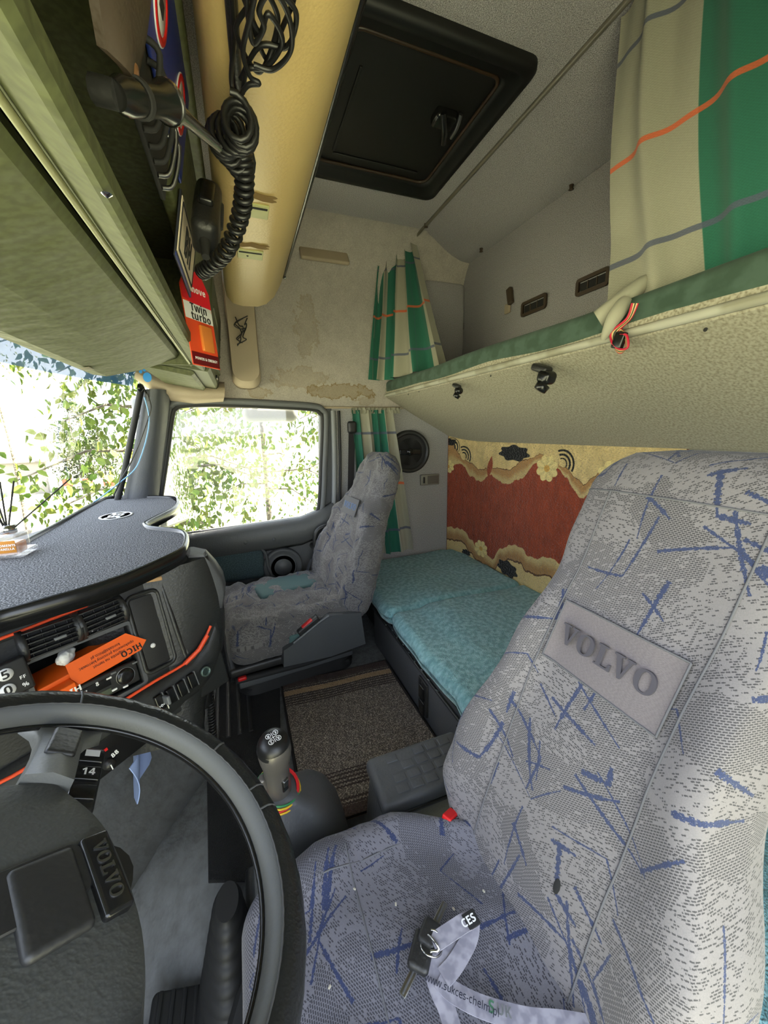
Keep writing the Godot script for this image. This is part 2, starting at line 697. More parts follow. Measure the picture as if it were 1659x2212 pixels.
func _ready() -> void:
	setup_axes()
	# ---- camera ----
	var cam := Camera3D.new()
	cam.name = "camera"
	cam.transform = Transform3D(Basis(RGT, UPV, -FWD), EYE)
	cam.fov = 2.0 * rad_to_deg(atan(1106.0 / FOCAL))
	cam.near = 0.02
	cam.far = 400.0
	cam.current = true
	add_child(cam)
	# ---- sky, sun, exposure ----
	var sky_mat := ProceduralSkyMaterial.new()
	sky_mat.sky_top_color = Color(0.88, 0.93, 1.0)
	sky_mat.sky_horizon_color = Color(0.97, 0.99, 1.0)
	sky_mat.ground_bottom_color = Color(0.6, 0.6, 0.5)
	sky_mat.ground_horizon_color = Color(0.62, 0.66, 0.5)
	sky_mat.sun_angle_max = 10.0
	sky_mat.energy_multiplier = 1.0
	var sky := Sky.new()
	sky.sky_material = sky_mat
	var env := Environment.new()
	env.background_mode = Environment.BG_SKY
	env.sky = sky
	env.background_energy_multiplier = 1.15
	env.tonemap_mode = Environment.TONE_MAPPER_LINEAR
	env.tonemap_exposure = 5.2
	env.sdfgi_enabled = true
	env.ssao_enabled = true
	env.ssil_enabled = true
	var we := WorldEnvironment.new()
	we.name = "environment"
	we.environment = env
	add_child(we)
	var sun := DirectionalLight3D.new()
	sun.name = "sun"
	sun.light_color = Color(1.0, 0.95, 0.86)
	sun.light_energy = 5.0
	sun.light_angular_distance = 0.6
	sun.shadow_enabled = true
	sun.transform = Transform3D(Basis.looking_at(Vector3(-0.05, -0.80, -0.60).normalized(), Vector3.UP), Vector3(0, 8, 8))
	add_child(sun)

	make_materials()
	build_outside()
	build_shell()
	build_bunks()
	build_driver_seat()
	build_passenger_seat()
	build_dashboard()
	build_wheel()
	build_centre()
	build_overhead()
	build_curtains()
	build_small_things()
	print("nodes ", get_child_count())

func make_materials() -> void:
	var leather := noise_tex(0.08, [], 256, FastNoiseLite.TYPE_CELLULAR, 2, 3, 4.0)
	var weave := noise_tex(0.35, [], 256, FastNoiseLite.TYPE_SIMPLEX, 2, 6, 5.0)
	var soft := noise_tex(0.02, [], 256, FastNoiseLite.TYPE_SIMPLEX_SMOOTH, 3, 9, 3.0)
	# woven headliner, speckled, with brown water marks
	var liner := noise_tex(0.16, [[0.25, Color(0.60, 0.585, 0.56)], [0.5, Color(0.73, 0.71, 0.685)], [0.75, Color(0.81, 0.79, 0.765)]], 512, FastNoiseLite.TYPE_SIMPLEX, 3, 2)
	paint("headliner", Color(0.88, 0.885, 0.92), 0.95, {"tex": liner, "scale": 3.0, "normal": weave, "nscale": 0.4, "sheen": 0.2})
	paint("headliner_stained", Color(0.96, 0.96, 0.97), 0.95, {"tex": stained_tex(), "sheen": 0.2})
	var grey_felt := noise_tex(0.13, [[0.25, Color(0.52, 0.52, 0.53)], [0.55, Color(0.62, 0.62, 0.625)], [0.8, Color(0.70, 0.70, 0.70)]], 512, FastNoiseLite.TYPE_SIMPLEX, 3, 21)
	paint("wall_felt", Color(1, 0.99, 0.97), 0.95, {"tex": grey_felt, "scale": 3.0, "sheen": 0.2})
	var bunk := noise_tex(0.11, [[0.2, Color(0.48, 0.46, 0.40)], [0.45, Color(0.59, 0.575, 0.52)], [0.7, Color(0.65, 0.635, 0.58)]], 512, FastNoiseLite.TYPE_SIMPLEX, 4, 31)
	paint("bunk_liner", Color(1, 0.99, 0.96), 0.95, {"tex": bunk, "scale": 2.2, "sheen": 0.15})
	paint("bunk_edge", Color(0.66, 0.655, 0.60), 0.8, {"tex": noise_tex(0.02, [[0.3, Color(0.82, 0.81, 0.77)], [0.6, Color(1, 1, 1)]], 256, FastNoiseLite.TYPE_SIMPLEX, 3, 33), "scale": 1.5})
	paint("bunk_cushion", Color(0.25, 0.33, 0.285), 0.95, {"tex": noise_tex(0.02, [[0.3, Color(0.8, 0.84, 0.8)], [0.7, Color(1, 1, 1)]], 256, FastNoiseLite.TYPE_SIMPLEX, 5, 34), "scale": 3.0, "sheen": 0.3})
	var teal := noise_tex(0.03, [[0.2, Color(0.39, 0.57, 0.585)], [0.45, Color(0.465, 0.65, 0.665)], [0.75, Color(0.57, 0.745, 0.76)]], 512, FastNoiseLite.TYPE_SIMPLEX, 5, 41)
	paint("mattress_plush", Color(1, 1, 1), 0.95, {"tex": teal, "scale": 2.5, "sheen": 0.5, "normal": weave, "nscale": 0.5})
	# plastics
	paint("black_plastic", G(0.135), 0.45, {"normal": leather, "nscale": 0.25, "scale": 9.0})
	paint("black_gloss", G(0.09), 0.22)
	paint("black_matt", G(0.115), 0.8)
	paint("dash_plastic", Color(0.148, 0.152, 0.15), 0.42, {"normal": leather, "nscale": 0.35, "scale": 8.0})
	paint("grey_plastic", Color(0.40, 0.41, 0.415), 0.5, {"normal": leather, "nscale": 0.3, "scale": 8.0})
	paint("pillar_plastic", Color(0.29, 0.30, 0.315), 0.5, {"normal": leather, "nscale": 0.25, "scale": 8.0})
	paint("door_plastic", Color(0.32, 0.325, 0.325), 0.5, {"normal": leather, "nscale": 0.3, "scale": 8.0})
	paint("door_cloth", Color(0.29, 0.36, 0.375), 0.95, {"tex": noise_tex(0.2, [[0.3, Color(0.7, 0.72, 0.72)], [0.7, Color(1, 1, 1)]], 256, FastNoiseLite.TYPE_SIMPLEX, 2, 51), "scale": 3.0})
	paint("shelf_vinyl", Color(0.33, 0.35, 0.215), 0.62, {"normal": soft, "nscale": 0.8, "scale": 3.0, "tex": noise_tex(0.09, [[0.3, Color(0.85, 0.85, 0.83)], [0.7, Color(1, 1, 1)]], 256, FastNoiseLite.TYPE_SIMPLEX, 3, 52)})  # grey plastic; green light bounced from outside is put into this olive colour
	paint("beige_plastic", Color(0.76, 0.66, 0.44), 0.4, {"normal": leather, "nscale": 0.2, "scale": 9.0})
	paint("trim_beige", Color(0.66, 0.60, 0.51), 0.6, {"normal": leather, "nscale": 0.2, "scale": 9.0})
	paint("glue_residue", Color(0.48, 0.38, 0.20), 0.9)
	paint("orange_trim", Color(0.88, 0.30, 0.15), 0.45)
	paint("chrome", G(0.82), 0.18, {"metal": 1.0})
	paint("steel", G(0.55), 0.35, {"metal": 1.0})
	paint("white_plastic", G(0.88), 0.5)
	paint("white_print", G(0.9), 0.6)
	paint("red_plastic", Color(0.80, 0.10, 0.10), 0.4)
	paint("rubber", G(0.135), 0.6)
	paint("floor_rubber", Color(0.38, 0.385, 0.385), 0.7, {"normal": leather, "nscale": 0.5, "scale": 5.0, "tex": noise_tex(0.01, [[0.2, Color(0.84, 0.835, 0.82)], [0.5, Color(0.94, 0.94, 0.93)], [0.8, Color(1, 1, 1)]], 512, FastNoiseLite.TYPE_SIMPLEX, 5, 61)})
	paint("black_carpet", G(0.095), 0.98, {"normal": weave, "nscale": 0.5, "scale": 4.0})
	paint("leather", Color(0.125, 0.13, 0.13), 0.30, {"normal": leather, "nscale": 0.5, "scale": 12.0})
	paint("wheel_vinyl", Color(0.36, 0.365, 0.36), 0.5, {"normal": leather, "nscale": 0.2, "scale": 14.0})
	paint("pad_vinyl", Color(0.245, 0.25, 0.242), 0.55, {"normal": leather, "nscale": 0.45, "scale": 13.0})
	paint("thread", G(0.62), 0.8)
	paint("leather_seam", G(0.30), 0.6)
	# upholstery
	var fab := fabric_tex(11, Color(0.465, 0.45, 0.455), Color(0.235, 0.23, 0.24), Color(0.185, 0.22, 0.34))
	paint("seat_fabric", Color(1, 1, 1), 0.95, {"tex": fab, "sheen": 0.25, "uv": Vector2(2.0, 2.0)})
	paint("seat_fabric_shaded", Color(0.89, 0.905, 0.96), 0.95, {"tex": fab, "sheen": 0.25, "uv": Vector2(2.0, 2.0)})  # same cloth, tinted darker and bluer to paint in the cushion's weaker light
	paint("seat_fabric_loose", Color(0.88, 0.89, 0.88), 0.95, {"tex": fab, "sheen": 0.25, "uv": Vector2(1.7, 1.7)})
	var rib := noise_tex(0.3, [[0.3, Color(0.82, 0.81, 0.82)], [0.7, Color(1, 1, 1)]], 128, FastNoiseLite.TYPE_SIMPLEX, 1, 71)
	paint("patch_cloth", Color(0.47, 0.445, 0.45), 0.9, {"tex": rib, "uv": Vector2(1, 8), "sheen": 0.2})
	paint("patch_letters", Color(0.27, 0.26, 0.29), 0.9)
	paint("patch_letters_blue", Color(0.33, 0.42, 0.56), 0.9)
	paint("seat_teal", Color(0.27, 0.37, 0.37), 0.95)
	paint("tray_carpet", Color(1, 1, 1), 0.98, {"tex": noise_tex(0.13, [[0.30, Color(0.22, 0.225, 0.235)], [0.48, Color(0.33, 0.335, 0.345)], [0.62, Color(0.42, 0.425, 0.435)], [0.75, Color(0.58, 0.58, 0.59)]], 512, FastNoiseLite.TYPE_SIMPLEX, 3, 81), "scale": 3.2, "normal": weave, "nscale": 0.3})
	paint("curtain", Color(1, 1, 1), 0.95, {"tex": curtain_tex(0.5), "sheen": 0.2, "back": Color(0.25, 0.25, 0.25)})
	paint("rug", Color(1, 1, 1), 0.98, {"tex": rug_tex(), "sheen": 0.3, "normal": weave, "nscale": 0.5})
	paint("floor_carpet", Color(1, 1, 1), 0.98, {"tex": carpet_tex(), "normal": weave, "nscale": 0.6})
	paint("glass", Color(1, 1, 1), 0.0, {"alpha": 0.04})
	paint("tint_glass", Color(0.08, 0.42, 0.72), 0.3, {"alpha": 0.88})
	paint("mirror", G(0.9), 0.03, {"metal": 1.0})
	paint("webbing", Color(0.13, 0.12, 0.125), 0.9)
	paint("grey_dark", Color(0.305, 0.31, 0.32), 0.5, {"normal": leather, "nscale": 0.25, "scale": 8.0})
	paint("grey_plastic_dark", Color(0.29, 0.30, 0.31), 0.5, {"normal": leather, "nscale": 0.25, "scale": 8.0})
	paint("seam_thread", Color(0.37, 0.37, 0.385), 0.9)
	paint("shelf_green_dark", Color(0.28, 0.30, 0.19), 0.5, {"normal": leather, "nscale": 0.3, "scale": 8.0})
	paint("cap_black", G(0.07), 0.4)
	paint("cord_black", G(0.085), 0.4)
	paint("curtain_wide", Color(1, 1, 1), 0.95, {"tex": mats["curtain"].albedo_texture, "sheen": 0.2, "back": Color(0.2, 0.2, 0.2)})
	mats["curtain_wide"].uv1_offset = Vector3(0.81, 0, 0)
	paint("curtain_greige", Color(0.62, 0.61, 0.54), 0.95, {"sheen": 0.2})
	paint("switch_grey", Color(0.50, 0.49, 0.45), 0.5)
	paint("switch_dark", Color(0.36, 0.34, 0.31), 0.6)
	paint("vent_brown", Color(0.27, 0.22, 0.17), 0.5)
	paint("wire_cream", Color(0.82, 0.74, 0.50), 0.5)
	paint("wire_red", Color(0.75, 0.10, 0.22), 0.5)
	paint("crumb", Color(0.66, 0.64, 0.58), 0.9)

# ---------- outside ----------
func leaf_mesh(l: float) -> ArrayMesh:
	var st := SurfaceTool.new()
	st.begin(Mesh.PRIMITIVE_TRIANGLES)
	st.set_smooth_group(-1)
	var o := [Vector3(0, 0, 0), Vector3(0.34 * l, -0.28 * l, 0.06 * l), Vector3(0.30 * l, -0.6 * l, 0.08 * l), Vector3(0, -l, -0.05 * l), Vector3(-0.30 * l, -0.6 * l, 0.08 * l), Vector3(-0.34 * l, -0.28 * l, 0.06 * l)]
	for t in [[0, 1, 2], [0, 2, 3], [0, 3, 4], [0, 4, 5]]:
		for k in t:
			st.add_vertex(o[k])
	return finish(st)

# a tree: trunk, limbs and a crown of separate leaves hung along the twigs
func tree(called: String, label: String, at_: Vector3, height: float, spread: float, leaf: float, count: int, sd: int, mat: Material, group: String, low := 0.25) -> void:
	var t := thing(called, label, "tree", at_, group)
	var rng := RandomNumberGenerator.new()
	rng.seed = sd
	part("trunk", tube(curve([Vector3(0, -0.05, 0), Vector3(0.05, height * 0.35, 0.04), Vector3(-0.06, height * 0.7, 0.0), Vector3(0.0, height * 0.97, 0.05)], 5), 0.1, 9, false, range(16).map(func(i): return 0.05 * (1.0 - i / 18.0))), paint("bark", Color(0.50, 0.47, 0.42), 0.9, {"tex": noise_tex(0.05, [[0.4, Color(0.5, 0.47, 0.42)], [0.6, Color(1, 1, 1)]], 128, FastNoiseLite.TYPE_SIMPLEX, 3, 91), "scale": 2.0}), t)
	var mm := MultiMesh.new()
	mm.transform_format = MultiMesh.TRANSFORM_3D
	mm.use_colors = true
	mm.mesh = leaf_mesh(leaf)
	mm.instance_count = count
	var per := 90
	var k := 0
	var bark: Material = mats["bark"]
	while k < count:
		var h := lerpf(low, 1.0, pow(rng.randf(), 0.9)) * height
		var a := rng.randf() * TAU
		var reach := spread * (0.35 + 0.65 * rng.randf()) * sqrt(maxf(0.08, 1.0 - absf((h / height - 0.5) * 1.7)))
		var tip := Vector3(cos(a) * reach, h - reach * 0.25, sin(a) * reach)
		var root := Vector3(0, h - reach * 0.05, 0)
		if rng.randf() < 0.5:
			part("limb", tube([root, root.lerp(tip, 0.5) + Vector3(0, reach * 0.12, 0), tip], 0.012, 5, false, [0.022, 0.013, 0.005]), bark, t)
		for i in per:
			if k >= count:
				break
			var s := 0.35 + 0.65 * rng.randf()
			var p := root.lerp(tip, s) + Vector3(rng.randfn(), rng.randfn() * 1.2 - 0.4, rng.randfn()) * spread * 0.13
			var bs := Basis(Vector3(rng.randf() - 0.5, rng.randf() - 0.5, rng.randf() - 0.5).normalized(), rng.randf() * TAU if rng.randf() < 0.4 else rng.randf() * 1.2)
			mm.set_instance_transform(k, Transform3D(bs.scaled(Vector3.ONE * rng.randf_range(0.7, 1.25)), p))
			var tone := rng.randf()
			mm.set_instance_color(k, Color(0.75 + 0.5 * tone, 0.85 + 0.25 * rng.randf(), 1.1 - 0.5 * tone))
			k += 1
	var mi := MultiMeshInstance3D.new()
	mi.name = "foliage"
	mi.multimesh = mm
	mi.material_override = mat
	mi.set_meta("kind", "stuff")
	t.add_child(mi)

func build_outside() -> void:
	var g := paint("meadow", Color(0.63, 0.64, 0.57), 0.95, {"tex": noise_tex(0.03, [[0.2, Color(0.62, 0.66, 0.5)], [0.6, Color(1, 1, 1)]], 512, FastNoiseLite.TYPE_SIMPLEX, 5, 101), "scale": 0.35})
	var ground := struct("ground", grid(40, 40, func(u, v):
		var p := Vector3((u - 0.5) * 120.0, -1.45, (v - 0.5) * 120.0)
		return p + Vector3(0, 0.12 * sin(p.x * 0.5) * cos(p.z * 0.4), 0)), g)
	ground.set_meta("label", "mown grass round the truck")
	var lm := paint("leaves_birch", Color(0.30, 0.37, 0.04), 0.7, {"back": Color(0.35, 0.45, 0.1)})
	lm.vertex_color_use_as_albedo = true
	var lm2 := paint("leaves_dark", Color(0.16, 0.215, 0.085), 0.8, {"back": Color(0.12, 0.15, 0.05)})
	lm2.vertex_color_use_as_albedo = true
	var lm3 := paint("leaves_pale", Color(0.28, 0.33, 0.05), 0.7, {"back": Color(0.35, 0.4, 0.1)})
	lm3.vertex_color_use_as_albedo = true
	var grp := "birches beside the passenger door"
	tree("birch_tree", "leafy birch hanging close outside the passenger door window, front one", Vector3(4.9, -1.45, -0.85), 5.0, 1.35, 0.08, 6000, 1, lm, grp)
	tree("birch_tree", "leafy birch outside the passenger door window, beside the rear pillar", Vector3(4.8, -1.45, 1.75), 5.2, 1.45, 0.08, 6500, 2, lm, grp)
	tree("birch_tree", "taller birch standing behind the two near the passenger door", Vector3(6.6, -1.45, 0.3), 6.5, 1.7, 0.085, 4000, 3, lm, grp)
	tree("conifer", "grey green bushy tree standing beyond the windscreen past the lawn", on_y(180, 1062, -1.45), 4.4, 1.15, 0.10, 3200, 4, lm2, "trees beyond the windscreen", 0.05)
	tree("conifer", "low bushy tree by the red striped barrier beyond the windscreen", on_y(232, 1058, -1.45), 3.6, 1.1, 0.10, 2600, 5, lm2, "trees beyond the windscreen", 0.05)
	tree("maple_tree", "pale yellow green tree near the grey shed beyond the windscreen", on_y(-30, 1130, -1.45), 4.6, 1.25, 0.07, 1100, 6, lm3, "trees beyond the windscreen")
	tree("maple_tree", "tall pale tree leaning over the windscreen top", on_y(60, 1150, -1.45), 6.5, 1.6, 0.08, 700, 7, lm3, "trees beyond the windscreen", 0.45)
	# shed and barrier
	var shed := thing("garden_shed", "grey weathered shed standing on the lawn beyond the windscreen", "shed", on_y(70, 1066, -1.45))
	shed.rotation.y = 0.3
	part("wall", rbox(Vector3(2.4, 1.5, 1.4), 0.02), paint("shed_wood", Color(0.52, 0.50, 0.48), 0.9), shed, at(0, 0.75, 0))
	part("roof", rbox(Vector3(2.7, 0.08, 1.7), 0.02), paint("shed_roof", Color(0.42, 0.40, 0.39), 0.9), shed, at(0, 1.54, 0))
	var bar := thing("barrier", "low red and white striped barrier on the lawn", "barrier", on_y(185, 1072, -1.45))
	bar.rotation.y = 1.1
	for i in 6:
		part("board", rbox(Vector3(0.5, 0.34, 0.05), 0.01), paint("barrier_red", Color(0.75, 0.30, 0.22), 0.7) if i % 2 == 0 else mats["white_plastic"], bar, at(-1.25 + 0.5 * i, 0.62, 0))
	for sx in [-1.2, 1.2]:
		part("post", rbox(Vector3(0.08, 0.9, 0.08), 0.01), mats["steel"], bar, at(sx, 0.45, -0.07))
	# side mirror on the passenger door
	var mr := thing("side_mirror", "tall dark side mirror outside the passenger window beside the windscreen pillar", "mirror", on_x(372, 1000, 2.66) + Vector3(0, -0.34, 0))
	mr.rotation.y = -0.45
	part("housing", rbox(Vector3(0.26, 0.68, 0.10), 0.045, null, 1, 4), mats["grey_plastic"], mr, at(0, 0.34, -0.05))
	part("mirror_glass", rbox(Vector3(0.225, 0.63, 0.006), 0.003), mats["mirror"], mr, at(0, 0.34, 0.003))
	var hinge: Vector3 = mr.transform.affine_inverse() * Vector3(2.345, 1.22, -0.40)
	part("arm", tube(curve([Vector3(0.0, 0.64, -0.07), Vector3(-0.02, 0.72, -0.08), hinge + Vector3(0.05, 0.03, 0.0), hinge], 5), 0.014, 8), mats["black_matt"], mr)
	var km := thing("kerb_mirror", "small rounded kerb mirror above the passenger window", "mirror", on_x(585, 893, 2.46))
	part("housing", rbox(Vector3(0.10, 0.085, 0.27), 0.035, null, 1, 4), paint("mirror_grey", Color(0.42, 0.43, 0.42), 0.6), km)
	part("bracket", tube([Vector3(-0.02, 0.03, 0.0), Vector3(-0.03, 0.12, 0.0), Vector3(-0.1, 0.14, 0.0)], 0.012, 8), mats["black_matt"], km)

# ---------- cab shell ----------
func zy_plate(poly: Array, x: float, th: float, bev := 0.0) -> ArrayMesh:
	# outline given in (z, y); stands across x, thickness goes outwards
	var m := plate(poly.map(func(p): return Vector2(-p.x, p.y)), th, bev)
	return m

func turn_x(x: float) -> Transform3D:
	# local x -> -z, local y -> y, local z -> -x  (the face with the bevel looks into the cab)
	return Transform3D(Basis(Vector3(0, 0, -1), Vector3(0, 1, 0), Vector3(1, 0, 0)), Vector3(x, 0, 0))

func build_shell() -> void:
	# floor: footwell that climbs to the engine tunnel and the front wall
	var fl := func(u: float, v: float) -> Vector3:
		var x := lerpf(0.2, 2.32, u)
		var z := lerpf(-0.95, 0.62, v)
		var y := 0.18 * smoothstep(0.98, 1.26, x)
		y += maxf(0.0, -0.45 - z) * 0.9
		return Vector3(x, y, z)
	struct("floor", sheet(48, 40, fl, Vector3(0, -0.06, 0)), mats["floor_rubber"])
	# ceiling
	var ce := func(u: float, v: float) -> Vector3:
		var z := lerpf(-0.55, 1.24, v)
		return Vector3(lerpf(2.34, 0.2, u), 2.03 - 0.06 * smoothstep(0.85, 1.17, z), z)
	struct("ceiling", sheet(6, 30, ce, Vector3(0, 0.05, 0)), mats["headliner"])
	# rear wall
	struct("wall_rear", rbox(Vector3(2.2, 2.1, 0.06), 0.005), mats["headliner"], at(1.25, 1.0, 1.205))
	# front wall below and above the windscreen
	struct("wall_front", rbox(Vector3(2.2, 0.95, 0.05), 0.005), mats["black_matt"], at(1.25, 0.3, -0.88))
	struct("trim_1", rbox(Vector3(2.2, 0.62, 0.05), 0.005), mats["trim_beige"], at(1.25, 1.76, -0.50))
	# wall on the driver's side: open door between its two pieces
	struct("wall_left", rbox(Vector3(0.05, 2.1, 0.76), 0.005), mats["wall_felt"], at(0.21, 1.0, 0.84))
	struct("trim_2", rbox(Vector3(0.05, 0.66, 1.3), 0.005), mats["wall_felt"], at(0.21, 1.72, -0.2))
	struct("trim_14", rbox(Vector3(0.05, 1.5, 0.3), 0.005), mats["pillar_plastic"], at(0.21, 0.64, -0.72))
	struct("trim_3", rbox(Vector3(0.05, 0.10, 1.3), 0.005), mats["door_plastic"], at(0.21, -0.02, -0.25))
	# passenger side: upper panel with its curve into the ceiling
	var up := func(u: float, v: float) -> Vector3:
		var z := lerpf(-0.31, 1.2, u)
		if v < 0.6:
			return Vector3(2.3, lerpf(1.268, 1.80, v / 0.6), z)
		var a := (v - 0.6) / 0.4 * PI * 0.5
		return Vector3(2.3 - 0.2 * (1.0 - cos(a)), 1.80 + 0.232 * sin(a), z)
	var wr := struct("wall_right", sheet(24, 30, up, Vector3(0.06, 0, 0), Vector2(1.0, 1.0)), mats["headliner_stained"])
	wr.set_meta("label", "stained woven side panel above the passenger window")
	struct("wall_right_rear", plate([Vector2(-1.2, 0.0), Vector2(-0.44, 0.0), Vector2(-0.44, 1.27), Vector2(-1.2, 1.27)], 0.05), mats["wall_felt"], turn_x(2.3))
	# seam strip between the upper panel and the lower wall
	struct("trim_4", tube([Vector3(2.297, 1.268, -0.07), Vector3(2.297, 1.266, 0.45), Vector3(2.297, 1.262, 1.15)], 0.006, 6), mats["trim_beige"])
	# passenger door
	var d := Node3D.new()
	d.name = "door_1"
	d.set_meta("kind", "structure")
	add_child(d)
	var tx := turn_x(2.3)
	part("lower_panel", plate([Vector2(0.62, 0.05), Vector2(0.62, 0.69), Vector2(0.30, 0.695), Vector2(-0.33, 0.725), Vector2(-0.43, 0.80), Vector2(-0.43, 0.05)].map(func(p): return Vector2(p.x, p.y)), 0.05, 0.0), mats["door_plastic"], d, tx)
	# thick sill with its bevel, standing proud into the cab
	var sill := []
	for z in [-0.60, -0.30, 0.0, 0.25, 0.37, 0.42]:
		var y = 0.70 + 0.0475 * (z + 0.3) if z < 0.3 else 0.73 + (z - 0.3) * 0.5
		sill.append([Vector3(2.3, y + 0.004, z), Vector3(2.275, y, z), Vector3(2.245, y - 0.025, z), Vector3(2.25, y - 0.12, z), Vector3(2.3, y - 0.15, z)])
	part("sill", loft(sill, true, true, true), mats["door_plastic"], d)
	# slots of the demister on the sill
	for i in 2:
		var a := on_x([455, 440][i], [1163, 1167][i], 2.258)
		var b := on_x([578, 452][i], [1147, 1164][i], 2.258)
		part("sill_slot", rbox(Vector3(0.012, 0.012, a.distance_to(b)), 0.004), mats["black_gloss"], d, frame((a + b) * 0.5, Vector3.RIGHT, Vector3.UP))
	part("door_frame_rear", plate([Vector2(-0.355, 0.735), Vector2(-0.385, 1.27), Vector2(-0.44, 1.27), Vector2(-0.44, 0.74)], 0.05), mats["pillar_plastic"], d, tx)
	# armrest recess lined with cloth
	var c0 := on_x(520, 1222, 2.27)
	part("armrest_recess", rbox(Vector3(0.05, 0.16, 0.34), 0.03, null, 1, 4), mats["door_cloth"], d, at(2.287, c0.y, c0.z - 0.06))
	part("recess_border", tube(curve([Vector3(2.272, c0.y + 0.085, c0.z - 0.25), Vector3(2.268, c0.y + 0.085, c0.z + 0.08), Vector3(2.268, c0.y - 0.04, c0.z + 0.13), Vector3(2.272, c0.y - 0.1, c0.z + 0.15)], 6), 0.008, 6), mats["door_plastic"], d)
	# loudspeaker cover in the door
	var sp := on_x(612, 1225, 2.27)
	var face := Transform3D(Basis(Vector3(0, 0, -1), Vector3(-1, 0, 0), Vector3(0, 1, 0)), Vector3(2.292, sp.y, sp.z))
	var spk := part("door_speaker", lathe([Vector2(0.098, 0), Vector2(0.097, 0.022), Vector2(0.09, 0.028), Vector2(0.08, 0.022), Vector2(0.045, 0.022), Vector2(0.042, 0.027), Vector2(0.0, 0.029)], 36), mats["door_plastic"], d, face)
	part("grille_ring", lathe([Vector2(0.068, 0.024), Vector2(0.064, 0.028), Vector2(0.06, 0.024)], 30), mats["door_plastic"], spk)
	for p in [[530, 1172], [592, 1165]]:
		var q := on_x(p[0], p[1], 2.25)
		part("plug", lathe([Vector2(0.010, 0), Vector2(0.009, 0.004), Vector2(0.0, 0.005)], 14), mats["door_plastic"], d, Transform3D(face.basis, q))
	# window seal and pane
	var wpts := []
	for p in [[372, 900], [380, 883], [400, 876], [480, 874], [600, 879], [672, 884], [690, 892], [697, 910], [694, 1000], [690, 1085], [682, 1108], [662, 1120], [540, 1137], [420, 1152], [345, 1160], [336, 1150], [345, 1090], [360, 990]]:
		wpts.append(on_x(p[0], p[1], 2.292))
	part("window_seal", tube(curve(wpts, 4, true), 0.011, 8, true), mats["rubber"], d)
	var outer := []
	for p in wpts:
		var c := Vector3(2.296, 1.0, 0.05)
		outer.append(c + (p - c) * 1.05)
	part("door_edge", tube(curve(outer, 4, true), 0.016, 8, true), mats["grey_plastic"], d)
	var flat: Array = curve(wpts, 3, true).map(func(p): return Vector2(-p.z, p.y))
	var pane := struct("window_2", plate(flat, 0.004), mats["glass"], turn_x(2.31))
	pane.set_meta("label", "passenger door window pane")
	# B pillar with rubber step
	struct("trim_5", tube(curve([Vector3(2.29, 1.25, 0.445), Vector3(2.288, 1.0, 0.44), Vector3(2.285, 0.72, 0.425), Vector3(2.285, 0.4, 0.42)], 5), 0.014, 8), paint("pillar_light", Color(0.52, 0.53, 0.53), 0.5))
	struct("trim_6", tube(curve([Vector3(2.29, 1.25, 0.475), Vector3(2.288, 1.0, 0.47), Vector3(2.285, 0.72, 0.455), Vector3(2.285, 0.4, 0.45)], 5), 0.007, 8), mats["rubber"])
	# A pillar: a tapering beam from the dash to the roof, with its inner ridge
	var pil := []
	for k in 7:
		var t := k / 6.0
		var b := Vector3(2.26, 0.62, -0.50).lerp(Vector3(2.25, 1.33, -0.30), t)
		var wd := lerpf(0.10, 0.055, t)
		b.x += 0.03 * sin(t * PI)
		pil.append([b + Vector3(0.05, 0, -wd * 0.9), b + Vector3(-0.03, 0, -wd * 0.75), b + Vector3(-0.055, 0, -wd * 0.2), b + Vector3(-0.05, 0, wd * 0.35), b + Vector3(-0.01, 0, wd * 0.8), b + Vector3(0.05, 0, wd * 0.95)])
	struct("trim_7", loft(pil, true, true, true), mats["pillar_plastic"])
	struct("trim_8", tube([pil[0][1] + Vector3(-0.01, 0, -0.02), pil[3][1] + Vector3(-0.01, 0, -0.014), pil[6][1] + Vector3(-0.01, 0, -0.01)], 0.012, 8), mats["rubber"])
	# beige corner trim between the pillar, the window top and the roof
	var bt := []
	for p in [[290, 800, 818], [330, 822, 846], [370, 838, 866], [420, 846, 872], [482, 848, 868]]:
		var a := on_x(p[0] + 4, p[1], 2.22)
		var b := on_x(p[0], p[2], 2.27)
		bt.append([a, a.lerp(b, 0.5) + Vector3(-0.015, -0.006, 0.0), b, b + Vector3(0.05, 0.02, 0), a + Vector3(0.09, 0.06, 0)])
	struct("trim_9", loft(bt, true, true, true), mats["trim_beige"])
	# windscreen: bowed pane, with a blue band along its top
	var ws := func(u: float, v: float) -> Vector3:
		var x := lerpf(0.22, 2.28, u)
		var s := (x - 1.25) / 1.03
		var y := lerpf(0.66, 1.5, v)
		return Vector3(x, y, lerpf(-0.86, -0.56, v) + 0.22 * pow(absf(s), 2.6))
	var w1 := struct("window_1", grid(24, 8, func(u, v): return ws.call(u, v * 0.82), Vector2.ONE), mats["glass"])
	w1.set_meta("label", "windscreen pane")
	part("sun_band", grid(24, 4, func(u, v): return ws.call(u, lerpf(0.82, 1.0, v)), Vector2.ONE), mats["tint_glass"], w1)
	# hatch in the roof: moulded frame, sunk lid, latch
	var ht := Node3D.new()
	ht.name = "window_3"
	ht.set_meta("kind", "structure")
	ht.set_meta("label", "black roof hatch with moulded frame and latch")
	ht.position = Vector3(1.605, 2.03, 0.515)
	add_child(ht)
	var hb := paint("hatch_black", Color(0.040, 0.040, 0.037), 0.5)
	var rr := rrect(0.585, 0.535, 0.035, 5)
	var rings := []
	for st in [[1.0, 0.004], [0.995, -0.014], [0.965, -0.024], [0.90, -0.024], [0.86, -0.010], [0.80, -0.016], [0.76, -0.004], [0.74, 0.01]]:
		rings.append(rr.map(func(p): return Vector3(p.x * st[0], st[1], p.y * st[0])))
	part("frame", loft(rings, true, false, true), hb, ht)
